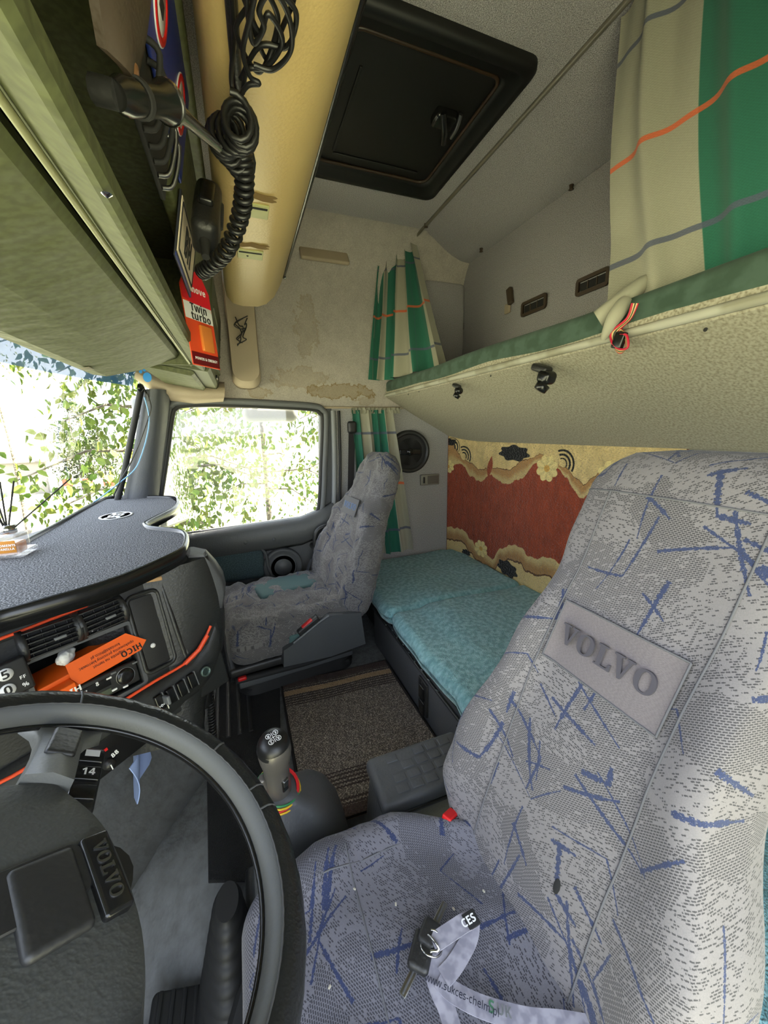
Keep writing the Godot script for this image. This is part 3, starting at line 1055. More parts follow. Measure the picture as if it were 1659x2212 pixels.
	part("lid", rbox(Vector3(0.46, 0.012, 0.42), 0.004), paint("hatch_lid", Color(0.042, 0.043, 0.038), 0.6), ht, at(0, 0.004, 0))
	part("lid_rib", rbox(Vector3(0.30, 0.006, 0.008), 0.002), hb, ht, at(0.02, -0.004, -0.15))
	part("lid_rib", rbox(Vector3(0.008, 0.006, 0.30), 0.002), hb, ht, at(0.18, -0.004, 0.0))
	var brz := paint("hatch_seal", Color(0.20, 0.14, 0.09), 0.4)
	part("seal", tube(rrect(0.44, 0.40, 0.03, 4).map(func(p): return Vector3(p.x, -0.006, p.y)), 0.005, 6, true), brz, ht)
	var lq := on_y(960, 255, 2.02) - ht.position
	var la := part("latch", rbox(Vector3(0.05, 0.03, 0.07), 0.01), mats["black_gloss"], ht, at(lq.x, -0.012, lq.z))
	part("lever", tube(curve([Vector3(-0.03, -0.01, -0.02), Vector3(0.0, -0.03, 0.0), Vector3(0.04, -0.03, 0.02)], 4), 0.009, 8), mats["black_gloss"], la)
	part("lever", tube(curve([Vector3(-0.04, -0.008, 0.03), Vector3(-0.01, -0.02, 0.035), Vector3(0.03, -0.018, 0.04)], 4), 0.006, 8), mats["steel"], la)
	# ceiling lamp, unlit
	var cl := thing("ceiling_lamp", "slim beige lamp on the ceiling above the passenger window", "lamp", Vector3(2.245, 1.915, 0.43))
	cl.basis = Basis(Vector3(0, 0, 1), 0.95)
	part("housing", rbox(Vector3(0.07, 0.018, 0.22), 0.008, null, 1, 3), mats["trim_beige"], cl)
	part("diffuser", rbox(Vector3(0.045, 0.01, 0.19), 0.004), paint("lamp_cover", Color(0.70, 0.64, 0.52), 0.35), cl, at(0, -0.007, 0))
	# curtain rail
	solo("curtain_rail", tube([Vector3(0.25, 2.024, 0.85), Vector3(2.27, 2.024, 0.85)], 0.007, 8), paint("rail", Color(0.55, 0.53, 0.48), 0.35, {"metal": 0.6}), "thin metal curtain rail running across the ceiling in front of the upper bunk", "rail")

# ---------- bunks ----------
func build_bunks() -> void:
	# storage box below the lower bunk
	var sb := thing("bunk_locker", "black storage locker under the teal mattress with a socket in its front", "locker", Vector3(1.25, 0.0, 0.5))
	part("front_panel", rbox(Vector3(1.32, 0.18, 0.02), 0.006), mats["grey_dark"], sb, at(0.0, 0.263, 0.012))
	part("body", rbox(Vector3(2.0, 0.32, 0.6), 0.01), mats["black_matt"], sb, at(0.0, 0.16, 0.35))
	part("top_edge", tube([Vector3(-0.66, 0.352, 0.0), Vector3(0.66, 0.352, 0.0)], 0.006, 6), mats["black_plastic"], sb)
	# recess at the passenger end
	part("end_panel", rbox(Vector3(0.30, 0.17, 0.02), 0.006), mats["black_plastic"], sb, Transform3D(Basis(Vector3.UP, -0.35), Vector3(0.81, 0.26, 0.07)))
	part("end_rib", rbox(Vector3(0.01, 0.16, 0.02), 0.003), mats["grey_dark"], sb, at(0.67, 0.26, 0.02))
	# socket plate
	var so := on_z(914, 1485, 0.498) - sb.position
	var pl := part("socket_plate", rbox(Vector3(0.062, 0.125, 0.012), 0.004), mats["black_plastic"], sb, at(so.x, 0.268, 0.0))
	part("socket", rbox(Vector3(0.036, 0.05, 0.012), 0.004), mats["black_gloss"], pl, at(0, 0.018, -0.006))
	part("socket", rbox(Vector3(0.036, 0.05, 0.012), 0.004), mats["black_gloss"], pl, at(0, -0.038, -0.006))
	part("screw", lathe([Vector2(0.004, 0), Vector2(0.0, 0.002)], 8), mats["steel"], pl, Transform3D(Basis(Vector3.RIGHT, -PI / 2), Vector3(0, 0.056, -0.007)))
	# dark grab groove
	part("grip", tube([Vector3(-0.33, 0.305, -0.004), Vector3(-0.2, 0.31, -0.004), Vector3(-0.08, 0.322, -0.004)], 0.011, 6), mats["black_gloss"], sb)
	part("grip", tube([Vector3(-0.33, 0.328, -0.004), Vector3(-0.2, 0.333, -0.004), Vector3(-0.08, 0.342, -0.004)], 0.008, 6), mats["black_gloss"], sb)
	# staples along the edge
	var rng := RandomNumberGenerator.new()
	rng.seed = 4
	for i in 9:
		part("staple", rbox(Vector3(0.012, 0.002, 0.004), 0.0008), mats["chrome"], sb, Transform3D(Basis(Vector3.UP, rng.randf_range(-0.6, 0.6)), Vector3(0.05 + i * 0.055, 0.3585, rng.randf_range(-0.003, 0.004))))
	# mattress in two cushions with a seam between
	var ma := thing("lower_mattress", "worn teal plush mattress on the lower bunk", "mattress", Vector3(1.25, 0.406, 0.83))
	var nz := FastNoiseLite.new()
	nz.seed = 5
	nz.frequency = 3.0
	var soft := func(p: Vector3) -> Vector3:
		var q := p
		if p.y > 0:
			q.y += 0.010 * nz.get_noise_2d(p.x * 1.2, p.z * 1.2) + 0.004 * nz.get_noise_2d(p.x * 8.0, p.z * 8.0)
		q.z += (0.02 * nz.get_noise_2d(p.x * 2.0, 7.0) if p.z < 0 else 0.0)
		q.y -= 0.01 * (1.0 if p.z < -0.2 and p.y > 0 else 0.0)
		return q
	part("cushion", rbox(Vector3(0.60, 0.092, 0.68), 0.042, soft, 14, 5), mats["mattress_plush"], ma, at(0.74, 0.0, 0.0))
	part("cushion", rbox(Vector3(1.395, 0.092, 0.68), 0.04, soft, 20, 5), mats["mattress_plush"], ma, at(-0.255, 0.004, 0.0))
	# upper bunk: padded board with a curved underside
	var ub := thing("upper_bunk", "beige lined upper bunk board with green cushion and worn pale edge", "bunk", Vector3(1.27, 1.33, 0.75))
	var prof := [[-0.022, 0.030], [-0.022, 0.0], [-0.014, -0.016], [0.01, -0.03], [0.06, -0.058], [0.16, -0.115], [0.28, -0.178], [0.36, -0.222], [0.40, -0.245], [0.42, -0.25], [0.42, 0.03]]
	var rings := []
	for k in 2:
		rings.append(prof.map(func(p): return Vector3([1.022, -1.0][k], p[1], p[0])))
	part("board", loft(rings, true, true, false), mats["bunk_liner"], ub)
	part("edge", tube([Vector3(1.02, -0.004, -0.0205), Vector3(-1.0, -0.004, -0.0205)], 0.009, 10), mats["bunk_edge"], ub)
	part("cushion", rbox(Vector3(2.0, 0.06, 0.425), 0.018, func(p: Vector3): return p + Vector3(0, 0.003 * sin(p.x * 9.0), 0.002 * sin(p.x * 13.0)), 30, 3), mats["bunk_cushion"], ub, at(0.02, 0.034, 0.187))
	for p in [[993, 834, 0.85], [1178, 797, 1.15]]:
		var q := on_z(p[0], p[1], 0.742) - ub.position
		var s: float = p[2] * 0.8
		var la := part("latch", rbox(Vector3(0.06, 0.02, 0.03) * s, 0.007), mats["black_plastic"], ub, Transform3D(Basis(Vector3(0, 0, 1), 0.35), Vector3(q.x, q.y, -0.02)))
		part("latch_foot", rbox(Vector3(0.045, 0.035, 0.04) * s, 0.012, null, 1, 3), mats["black_gloss"], la, at(-0.028 * s, -0.016 * s, 0.0))
		part("button", lathe([Vector2(0.0, -0.02), Vector2(0.017, -0.018), Vector2(0.019, 0.0), Vector2(0.0, 0.004)].map(func(v): return v * s), 16), mats["black_gloss"], la, Transform3D(Basis(Vector3(1, 0, 0), 0.5), Vector3(-0.03, -0.035, -0.004) * s))
	for p in [[882, 852], [1524, 712], [1060, 812], [905, 846]]:
		var q := on_z(p[0], p[1], 0.727) - ub.position
		part("screw_hole", lathe([Vector2(0.0035, 0), Vector2(0.0, 0.002)], 8), mats["black_matt"], ub, Transform3D(Basis(Vector3.RIGHT, -PI / 2), q))
	# wall rug
	var rg := func(u: float, v: float) -> Vector3:
		return Vector3(lerpf(2.292, 1.09, u), lerpf(1.12, 0.43, v), 1.158 - 0.055 * pow(1.0 - u, 10.0) - 0.008 * sin(u * 14.0) * v)
	var rug := thing("wall_rug", "rust red rug with cream scroll borders hung on the rear wall above the mattress", "rug")
	part("pile", sheet(60, 30, rg, Vector3(0, 0, 0.012)), mats["rug"], rug)
	part("binding", tube(range(13).map(func(i): return rg.call(0.0, i / 12.0) + Vector3(0.002, 0, 0.006)), 0.007, 6), paint("binding", Color(0.42, 0.14, 0.12), 0.9), rug)

# ---------- seats ----------
# superellipse ring across the backrest
func back_point(xc: float, th: float, w: float, tf: float, tb: float, o: Vector3, n: Vector3, bol: float) -> Vector3:
	var c := cos(th)
	var s := sin(th)
	var u := signf(c) * pow(absf(c), 0.55)
	var d := signf(s) * pow(absf(s), 0.62)
	var dep := d * (tf if s > 0.0 else tb)
	if s > 0.0:
		dep += bol * smoothstep(0.45, 0.85, absf(u)) * smoothstep(1.0, 0.9, absf(u))
	return o + Vector3(xc + u * w, 0, 0) + n * dep

func width_at(tab: Array, t: float) -> float:
	for i in tab.size() - 1:
		if t <= tab[i + 1][0]:
			var k: float = (t - tab[i][0]) / (tab[i + 1][0] - tab[i][0])
			k = k * k * (3.0 - 2.0 * k)
			return lerpf(tab[i][1], tab[i + 1][1], k)
	return tab[-1][1]

# spine: bottom and top of the middle line (y, z); widths: table of half widths along it
func backrest_rings(xc: float, b: Vector2, e: Vector2, widths: Array, tf: float, tb: float, nz: FastNoiseLite, amp: float, rows := 64, around := 96) -> Array:
	var rings := []
	var along := Vector3(0, e.x - b.x, e.y - b.y).normalized()
	var n := Vector3(0, along.z, -along.y)
	for j in rows + 1:
		var t := float(j) / rows
		var w := width_at(widths, t)
		var cap := sqrt(maxf(0.0, 1.0 - pow(maxf(0.0, (t - 0.9) / 0.1), 2.2)))
		var cap0 := sqrt(maxf(0.0, 1.0 - pow(maxf(0.0, (0.06 - t) / 0.06), 2.0)))
		var ww := w * (0.35 + 0.65 * pow(cap, 0.8)) if t > 0.9 else w
		var k := maxf(cap * cap0, 0.02)
		var o := Vector3(0, lerpf(b.x, e.x, t), lerpf(b.y, e.y, t)) + n * (0.012 * sin(t * 5.0))
		var ring := []
		for i in around:
			var p := back_point(xc, TAU * i / around, ww, tf * k, tb * k, o, n, 0.028 * smoothstep(0.0, 0.15, t) * (1.0 - smoothstep(0.55, 0.75, t)))
			if amp > 0.0:
				p += n * amp * (nz.get_noise_3d(p.x * 1.0, p.y * 0.6, p.z) + 0.5 * nz.get_noise_3d(p.x * 2.6 + 9.0, p.y * 2.2, p.z))
			ring.append(p)
		rings.append(ring)
	return rings

# cloth coordinates for a backrest: across and up in metres
func cloth_loft(rings: Array, xc: float) -> ArrayMesh:
	var st := SurfaceTool.new()
	st.begin(Mesh.PRIMITIVE_TRIANGLES)
	var m: int = rings[0].size()
	var run := 0.0
	for j in rings.size():
		if j > 0:
			run += rings[j][m / 4].distance_to(rings[j - 1][m / 4])
		# arc length measured from the middle of the front
		var arc := PackedFloat32Array()
		arc.resize(m + 1)
		var a := 0.0
		for i in m + 1:
			if i > 0:
				a += rings[j][i % m].distance_to(rings[j][i - 1])
			arc[i] = a
		var mid := arc[m / 4]
		for i in m + 1:
			st.set_uv(Vector2(arc[i] - mid, -run))
			st.add_vertex(rings[j][i % m])
	for j in rings.size() - 1:
		for i in m:
			var a := j * (m + 1) + i
			for k in [a, a + 1, a + m + 1, a + 1, a + m + 2, a + m + 1]:
				st.add_index(k)
	return finish(st)

func seat_seam(pts: Array, parent: Node3D, called := "seam") -> void:
	part(called, tube(pts, 0.0014, 5), mats["seam_thread"], parent)

func build_driver_seat() -> void:
	var nz := FastNoiseLite.new()
	nz.seed = 2
	nz.frequency = 4.0
	var s := thing("driver_seat", "large grey driver's seat with blue stroke pattern and a name patch on the backrest", "seat")
	var xc := 0.705
	var b := Vector2(0.44, 0.315)
	var e := Vector2(1.118, 0.570)
	var widths := [[0.0, 0.17], [0.12, 0.212], [0.25, 0.205], [0.5, 0.16], [0.68, 0.15], [0.8, 0.158], [0.9, 0.155], [1.0, 0.14]]
	var rings := backrest_rings(xc, b, e, widths, 0.045, 0.07, nz, 0.006)
	part("backrest", cloth_loft(rings, xc), mats["seat_fabric"], s)
	# name patch, lying on the cloth
	var along := Vector3(0, e.x - b.x, e.y - b.y).normalized()
	var n := Vector3(0, along.z, -along.y)
	var surf := func(x: float, t: float) -> Vector3:
		var j := clampf(t * 64.0, 0.0, 63.99)
		var out := Vector3.ZERO
		for q in 2:
			var ring: Array = rings[int(j) + q]
			var m := ring.size()
			var hit: Vector3 = ring[m / 4]
			for i in m / 2 - 1:
				if (ring[i].x - x) * (ring[i + 1].x - x) <= 0.0:
					var k: float = (ring[i].x - x) / minf(-1e-6, ring[i].x - ring[i + 1].x) if ring[i].x < ring[i + 1].x else (ring[i].x - x) / maxf(1e-6, ring[i].x - ring[i + 1].x)
					hit = ring[i].lerp(ring[i + 1], clampf(k, 0, 1))
					break
			out += hit * ((1.0 - (j - int(j))) if q == 0 else (j - int(j)))
		return out
	# stitched seams of the middle panel, following the cloth
	for sg in [-1.0, 1.0]:
		seat_seam(range(48).map(func(j): return surf.call(xc + sg * 0.095, lerpf(0.06, 0.89, j / 47.0)) + n * 0.0006), s)
	seat_seam(range(6, 43).map(func(i): return rings[57][i]), s)
	var t0 := 0.648
	var t1 := 0.525
	var pf := func(u: float, v: float) -> Vector3:
		return surf.call(lerpf(xc + 0.088, xc - 0.082, u), lerpf(t0, t1, v)) + n * 0.003
	var patch := part("name_patch", sheet(20, 10, pf, -n * 0.002), mats["patch_cloth"], s)
	patch.set_meta("label", "ribbed grey patch lettered VOLVO")
	var mid: Vector3 = pf.call(0.5, 0.5)
	words("VOLVO", 0.038, mats["patch_letters"], patch, frame(mid + n * 0.003, Vector3.LEFT, along), 0.003, true, "lettering", true)
	for v in [0.0, 1.0]:
		seat_seam(range(11).map(func(i): return pf.call(i / 10.0, v)), patch, "stitching")
	for u in [0.0, 1.0]:
		seat_seam(range(7).map(func(i): return pf.call(u, i / 6.0)), patch, "stitching")
	# burnt hole near the lower side
	var hole: Vector3 = surf.call(xc - 0.045, 0.2) + n * 0.001
	part("torn_hole", lathe([Vector2(0.010, 0.0), Vector2(0.004, 0.001), Vector2(0.0, 0.0)], 10), mats["black_matt"], s, Transform3D(frame(hole, Vector3.LEFT, along).basis * Basis(Vector3.RIGHT, PI / 2) * Basis.from_scale(Vector3(0.45, 1.0, 1.0)), hole))
	# cushion
	var cu := func(p: Vector3) -> Vector3:
		var q := p
		var u := p.x / 0.205
		var w := p.z / 0.21
		if p.y > 0.0:
			q.y += 0.022 * smoothstep(0.5, 0.9, absf(u)) - 0.012 * (1.0 - w * w) + 0.010 * nz.get_noise_2d(p.x * 2.0, p.z * 2.0)
			q.y -= 0.03 * smoothstep(-0.5, -1.0, w)
		q.x *= 1.0 - 0.08 * smoothstep(-0.4, -1.0, w)
		if p.x > 0.0:
			q.x *= 1.0 - 0.40 * smoothstep(0.0, 0.85, w)
		return q
	part("cushion", rbox(Vector3(0.41, 0.16, 0.46), 0.06, cu, 18, 5), mats["seat_fabric_shaded"], s, at(0.70, 0.435, 0.165))
	var across := []
	for i in 15:
		var x := -0.16 + 0.32 * i / 14.0
		across.append(Vector3(0.70 + x, 0.435 + cu.call(Vector3(x, 0.08, -0.07)).y, 0.165 - 0.07))
	seat_seam(across, s)
	var side := []
	for i in 15:
		var z := -0.17 + 0.33 * i / 14.0
		side.append(Vector3(0.70 + 0.135, 0.435 + cu.call(Vector3(0.135, 0.08, z)).y, 0.165 + z))
	seat_seam(side, s)
	# belt buckle beside the cushion
	var bq := on_y(955, 1755, 0.50)
	var bk := part("belt_buckle", rbox(Vector3(0.018, 0.024, 0.06), 0.005, null, 1, 3), mats["black_plastic"], s, Transform3D(Basis(Vector3.UP, 0.5) * Basis(Vector3.RIGHT, 0.35), bq + Vector3(-0.005, -0.006, 0.03)))
	part("release_button", rbox(Vector3(0.017, 0.021, 0.028), 0.003, null, 1, 3), mats["red_plastic"], bk, at(0, 0.002, -0.034))
	# rubber bellows over the suspension
	var bel := []
	for k in 29:
		var t := k / 28.0
		var r := 1.06 - 0.30 * t + 0.035 * sin(k * PI * 0.5)
		bel.append(rrect(0.42 * r, 0.40 * r, 0.12, 6).map(func(p): return Vector3(0.735 + p.x, lerpf(0.03, 0.37, t), 0.065 + p.y)))
	part("bellows", loft(bel, true, true, true), mats["rubber"], s)
	part("base", rbox(Vector3(0.44, 0.05, 0.48), 0.02), mats["black_matt"], s, at(0.715, 0.025, 0.11))

func build_passenger_seat() -> void:
	var nz := FastNoiseLite.new()
	nz.seed = 7
	nz.frequency = 7.0
	var s := thing("passenger_seat", "passenger seat in a loose wrinkled grey cover beside the door", "seat")
	var xc := 1.86
	# turned a little towards the aisle about its own middle
	var piv := Vector3(1.86, 0.0, 0.25)
	var swing := Basis(Vector3.UP, 0.12)
	s.transform = Transform3D(swing, piv - swing * piv + Vector3(0.08, -0.015, 0.02))
	var b := Vector2(0.40, 0.30)
	var e := Vector2(1.075, 0.565)
	var widths := [[0.0, 0.18], [0.12, 0.245], [0.28, 0.265], [0.5, 0.215], [0.68, 0.16], [0.85, 0.135], [1.0, 0.125]]
	var rings := backrest_rings(xc, b, e, widths, 0.05, 0.07, nz, 0.022)
	part("backrest", cloth_loft(rings, xc), mats["seat_fabric_loose"], s)
	var along := Vector3(0, e.x - b.x, e.y - b.y).normalized()
	var n := Vector3(0, along.z, -along.y)
	part("back_shell", rbox(Vector3(0.22, 0.5, 0.03), 0.012, null, 1, 3), mats["black_plastic"], s, frame(Vector3(xc, 0.70, 0.485), Vector3.LEFT, along))
	# patch
	var row: Array = rings[40]
	var pc: Vector3 = row[24] + n * 0.016
	var patch := part("name_patch", rbox(Vector3(0.15, 0.075, 0.003), 0.001), paint("patch_dark", Color(0.33, 0.33, 0.34), 0.9), s, frame(pc, Vector3.LEFT, along))
	words("VOLVO", 0.036, mats["patch_letters_blue"], patch, at(0, 0, 0.002), 0.001, true, "lettering", true)
	# torn opening low on the near side, the seat's own cloth behind it
	var q: Vector3 = on_x(735, 1300, 1.68)
	part("cover_opening", lathe([Vector2(0.03, 0.0), Vector2(0.02, 0.004), Vector2(0.0, 0.005)], 12), paint("opening", Color(0.16, 0.165, 0.18), 0.8), s, Transform3D(frame(rings[9][3] + n * 0.02, Vector3.LEFT, along).basis * Basis(Vector3.RIGHT, PI / 2) * Basis.from_scale(Vector3(0.6, 1.0, 1.3)), rings[9][10] + n * 0.012))
	# cushion
	var cu := func(p: Vector3) -> Vector3:
		var q2 := p
		if p.y > 0.0:
			q2.y += 0.022 * nz.get_noise_2d(p.x * 0.9, p.z * 1.7) + 0.012 * nz.get_noise_2d(p.x * 2.5, p.z * 3.5) + 0.015 * smoothstep(0.5, 0.95, absf(p.x) / 0.23)
		else:
			q2.x += 0.008 * nz.get_noise_2d(p.z * 3.0, p.y)
		return q2
	part("cushion", rbox(Vector3(0.46, 0.15, 0.50), 0.05, cu, 24, 4), mats["seat_fabric_loose"], s, at(xc, 0.425, 0.10))
	part("bare_cushion", rbox(Vector3(0.17, 0.03, 0.26), 0.014, func(p: Vector3): return p + Vector3(0, 0.006 * nz.get_noise_2d(p.x * 3, p.z * 3), 0), 6, 2), mats["seat_teal"], s, Transform3D(Basis(Vector3.UP, 0.15), Vector3(xc + 0.11, 0.492, 0.12)))
	part("bare_side", rbox(Vector3(0.02, 0.07, 0.22), 0.01), mats["seat_teal"], s, at(xc - 0.226, 0.405, 0.16))
	# side cover with buckle
	var sc := []
	for x in [xc - 0.252, xc - 0.212]:
		sc.append([Vector3(x, 0.335, 0.02), Vector3(x, 0.40, 0.025), Vector3(x, 0.41, 0.05), Vector3(x, 0.475, 0.17), Vector3(x, 0.49, 0.20), Vector3(x, 0.47, 0.33), Vector3(x, 0.33, 0.345), Vector3(x, 0.32, 0.20)])
	part("side_cover", loft(sc, true, true, false), mats["grey_plastic_dark"], s)
	part("side_ridge", tube([Vector3(xc - 0.254, 0.42, 0.06), Vector3(xc - 0.254, 0.478, 0.165), Vector3(xc - 0.254, 0.492, 0.20)], 0.004, 5), mats["grey_plastic"], s)
	var bk := part("belt_buckle", rbox(Vector3(0.035, 0.03, 0.09), 0.006, null, 1, 3), mats["black_plastic"], s, Transform3D(Basis(Vector3.RIGHT, -0.5), Vector3(xc - 0.232, 0.462, 0.125)))
	part("release_button", rbox(Vector3(0.03, 0.008, 0.045), 0.003), mats["red_plastic"], bk, at(0, 0.013, 0.0))
	part("seat_pan", rbox(Vector3(0.42, 0.035, 0.50), 0.012), mats["black_plastic"], s, at(xc, 0.335, 0.09))
	part("adjust_rail", tube([Vector3(xc - 0.205, 0.305, -0.14), Vector3(xc - 0.205, 0.295, 0.1), Vector3(xc - 0.205, 0.30, 0.30)], 0.012, 8), mats["black_matt"], s)
	part("adjust_rail", rbox(Vector3(0.03, 0.025, 0.44), 0.004), mats["grey_plastic_dark"], s, at(xc - 0.185, 0.275, 0.09))
	part("lever", rbox(Vector3(0.016, 0.014, 0.03), 0.005), mats["red_plastic"], s, at(xc - 0.215, 0.315, -0.12))
	# suspension: stepped skirt and pedestal
	var skirt := []
	for k in 9:
		var r := 1.0 + (0.03 if k % 2 == 0 else -0.02) - 0.01 * k
		skirt.append(rrect(0.36 * r, 0.46 * r, 0.06, 5).map(func(p): return Vector3(xc + p.x, lerpf(0.19, 0.28, k / 8.0), 0.10 + p.y)))
	part("skirt", loft(skirt, true, true, true), mats["rubber"], s)
	part("pedestal", rbox(Vector3(0.34, 0.04, 0.42), 0.012), mats["black_matt"], s, at(xc, 0.205, 0.10))
	# grab handle on the door side of the backrest belongs to the pillar
	var gh := thing("grab_handle", "curved black grab handle beside the passenger seat on the door pillar", "handle")
	var hp: Array = [[732, 1134], [705, 1136], [686, 1146], [680, 1165], [682, 1185]].map(func(p): return on_x(p[0], p[1], 2.2))
	part("bar", tube(curve(hp, 5), 0.011, 10), mats["black_plastic"], gh)
	part("mount", tube([hp[0], hp[0] + Vector3(0.1, 0.0, 0.02)], 0.015, 10), mats["black_plastic"], gh)
	part("mount", tube([hp[4], hp[4] + Vector3(0.1, -0.01, 0.0)], 0.015, 10), mats["black_plastic"], gh)
	# seat belt
	var sbt := thing("seat_belt", "dark brown seat belt hanging on the door pillar behind the passenger seat", "seat belt")
	var top := on_x(760, 932, 2.275)
	var low := on_x(746, 1110, 2.25)
	low = Vector3(2.2, 0.55, low.z - 0.005)
	part("strap", sheet(2, 12, func(u, v): return top.lerp(low, v) + Vector3(0.0, 0.0, (u - 0.5) * 0.032) + Vector3(-0.012 * sin(v * PI), 0, 0), Vector3(0.002, 0, 0)), mats["webbing"], sbt)
	part("guide", rbox(Vector3(0.03, 0.06, 0.045), 0.012, null, 1, 3), mats["black_plastic"], sbt, at(top.x - 0.005, top.y + 0.02, top.z))

# ---------- dashboard ----------
const DASH_O := Vector3(1.42, 0.70, -0.10)
const DASH_ANG := 0.925
const DASH_TILT := 0.23

func dash_frame() -> Transform3D:
	# local x runs along the face towards its passenger end, y up the face, z out of it to the driver
	var nh := Vector3(-sin(DASH_ANG), 0, cos(DASH_ANG))
	var n := nh * cos(DASH_TILT) + Vector3.UP * sin(DASH_TILT)
	var lx := Vector3(cos(DASH_ANG), 0, sin(DASH_ANG))
	return Transform3D(Basis(lx, n.cross(lx), n), DASH_O)

func dl(px: float, py: float, out := 0.0) -> Vector3:
	# pixel -> local point on the dash face, lifted by out
	var f := dash_frame()
	var p := on_pl(px, py, f.origin + f.basis.z * out, f.basis.z)
	return f.affine_inverse() * p

func local_rect(a: Vector3, b: Vector3) -> Array:
	return [minf(a.x, b.x), minf(a.y, b.y), absf(a.x - b.x), absf(a.y - b.y)]

func build_dashboard() -> void:
	var f := dash_frame()
	var d := thing("dashboard", "black truck dashboard with orange trim lines wrapped towards the driver", "dashboard", f.origin)
	d.basis = f.basis
	var inv := f.affine_inverse()
	# body behind the face: a bent wall from the instrument side to the passenger end, made of face strips with openings
	var L := func(p: Vector3) -> Vector3: return inv * p
	var sl := Vector3(-0.375, -0.095, 0)      # opening for tray and radio, local
	var sr := Vector3(-0.205, 0.045, 0)
	var face := func(x0: float, x1: float, y0: float, y1: float, called := "face_panel") -> void:
		part(called, rbox(Vector3(x1 - x0, y1 - y0, 0.03), 0.006), mats["dash_plastic"], d, at((x0 + x1) * 0.5, (y0 + y1) * 0.5, -0.016))
	face.call(-0.62, -0.37, -0.20, 0.15)
	face.call(-0.372, -0.203, -0.20, -0.088)
	face.call(-0.372, -0.203, 0.046, 0.15)
	face.call(-0.205, -0.015, -0.20, 0.135)
	# cavity behind the opening
	part("cavity", rbox(Vector3(0.20, 0.16, 0.02), 0.004), mats["black_matt"], d, at(-0.288, -0.02, -0.16))
	for y in [0.053, -0.095]:
		part("cavity_wall", rbox(Vector3(0.18, 0.008, 0.15), 0.002), mats["black_plastic"], d, at(-0.288, y, -0.085))
	for x in [-0.378, -0.198]:
		part("cavity_wall", rbox(Vector3(0.008, 0.15, 0.15), 0.002), mats["black_plastic"], d, at(x, -0.02, -0.085))
	part("opening_frame", rim_mesh(rrect(0.176, 0.142, 0.008, 3), 0.008, 0.006), mats["grey_dark"], d, at(-0.288, -0.021, -0.001))
	# rounded brow above the vents
	part("brow", tube(curve([dl(-260, 1480, -0.02), dl(-60, 1395, -0.02), dl(120, 1330, -0.02), dl(215, 1300, -0.02), dl(300, 1285, -0.03), dl(360, 1280, -0.05)], 5), 0.022, 12), mats["dash_plastic"], d)
	# vents: barrel housings with slats
	for k in 2:
		var a: Vector3 = dl([48, 172][k], [1412, 1365][k])
		var b: Vector3 = dl([165, 262][k], [1368, 1326][k])
		var c := (a + b) * 0.5
		var w := absf(b.x - a.x)
		var ang := atan2(b.y - a.y, b.x - a.x)
		var v := part("air_vent", rbox(Vector3(w, 0.055, 0.012), 0.004), mats["black_matt"], d, Transform3D(Basis(Vector3(0, 0, 1), ang), c + Vector3(0, 0.012, 0.002)))
		for i in 6:
			var t := -0.9 + 1.8 * i / 5.0
			part("slat", rbox(Vector3(w * 0.95, 0.003, 0.014), 0.0012), mats["dash_plastic"], v, at(0, t * 0.026, 0.006 + 0.014 * cos(t * 1.3)))
		for i in 4:
			part("fin", rbox(Vector3(0.002, 0.046, 0.010), 0.0008), mats["black_plastic"], v, at(w * (-0.36 + 0.24 * i), 0, 0.006))
		for sg in [-1.0, 1.0]:
			part("end_cap", lathe([Vector2(0.0, -0.006), Vector2(0.031, -0.005), Vector2(0.031, 0.004), Vector2(0.0, 0.005)], 20), mats["dash_plastic"], v, Transform3D(Basis(Vector3(0, 0, 1), PI / 2), Vector3(sg * w * 0.5, 0, -0.002)))
		part("slider", rbox(Vector3(0.02, 0.006, 0.006), 0.002), mats["grey_plastic"], v, at(0.01, -0.004, 0.024))
	words("· : :", 0.016, mats["white_print"], d, Transform3D(Basis(Vector3(0, 0, 1), 0.08), dl(205, 1358, 0.0) + Vector3(0, 0, 0.012)), 0.0005)
	# pocket to the right of the radio and the panel of the passenger end
	var pk := (dl(275, 1300) + dl(378, 1430)) * 0.5
	part("pocket_floor", rbox(Vector3(0.055, 0.165, 0.004), 0.002), mats["black_plastic"], d, at(-0.163, 0.012, 0.0))
	part("pocket_rim", tube(rrect(0.066, 0.178, 0.014, 4).map(func(p): return Vector3(-0.163 + p.x, 0.012 + p.y, 0.003)), 0.005, 6, true), mats["dash_plastic"], d)
	part("pocket_rim", tube(curve([Vector3(-0.118, 0.11, 0.004), Vector3(-0.115, 0.0, 0.008), Vector3(-0.108, -0.085, 0.004)], 5), 0.006, 6), mats["dash_plastic"], d)
	part("stud", lathe([Vector2(0.0055, 0), Vector2(0.005, 0.002), Vector2(0.0, 0.003)], 12), mats["white_plastic"], d, Transform3D(Basis(Vector3.RIGHT, PI / 2), dl(329, 1394) + Vector3(0, 0, 0.003)))
	part("end_panel", rbox(Vector3(0.095, 0.19, 0.012), 0.006, null, 1, 3), mats["dash_plastic"], d, at(-0.06, 0.015, 0.004))
	part("end_pad", rbox(Vector3(0.06, 0.13, 0.006), 0.003, null, 1, 3), mats["black_plastic"], d, at(-0.058, 0.02, 0.010))
	for i in 4:
		part("screw_plug", lathe([Vector2(0.003, 0), Vector2(0.0, 0.0015)], 8), mats["grey_plastic"], d, Transform3D(Basis(Vector3.RIGHT, PI / 2), Vector3(-0.07 + 0.024 * (i % 2), 0.0 + 0.03 * (i / 2), 0.0135)))
	# the end tower: rounded side running down to the floor, in world shape
	var tow := []
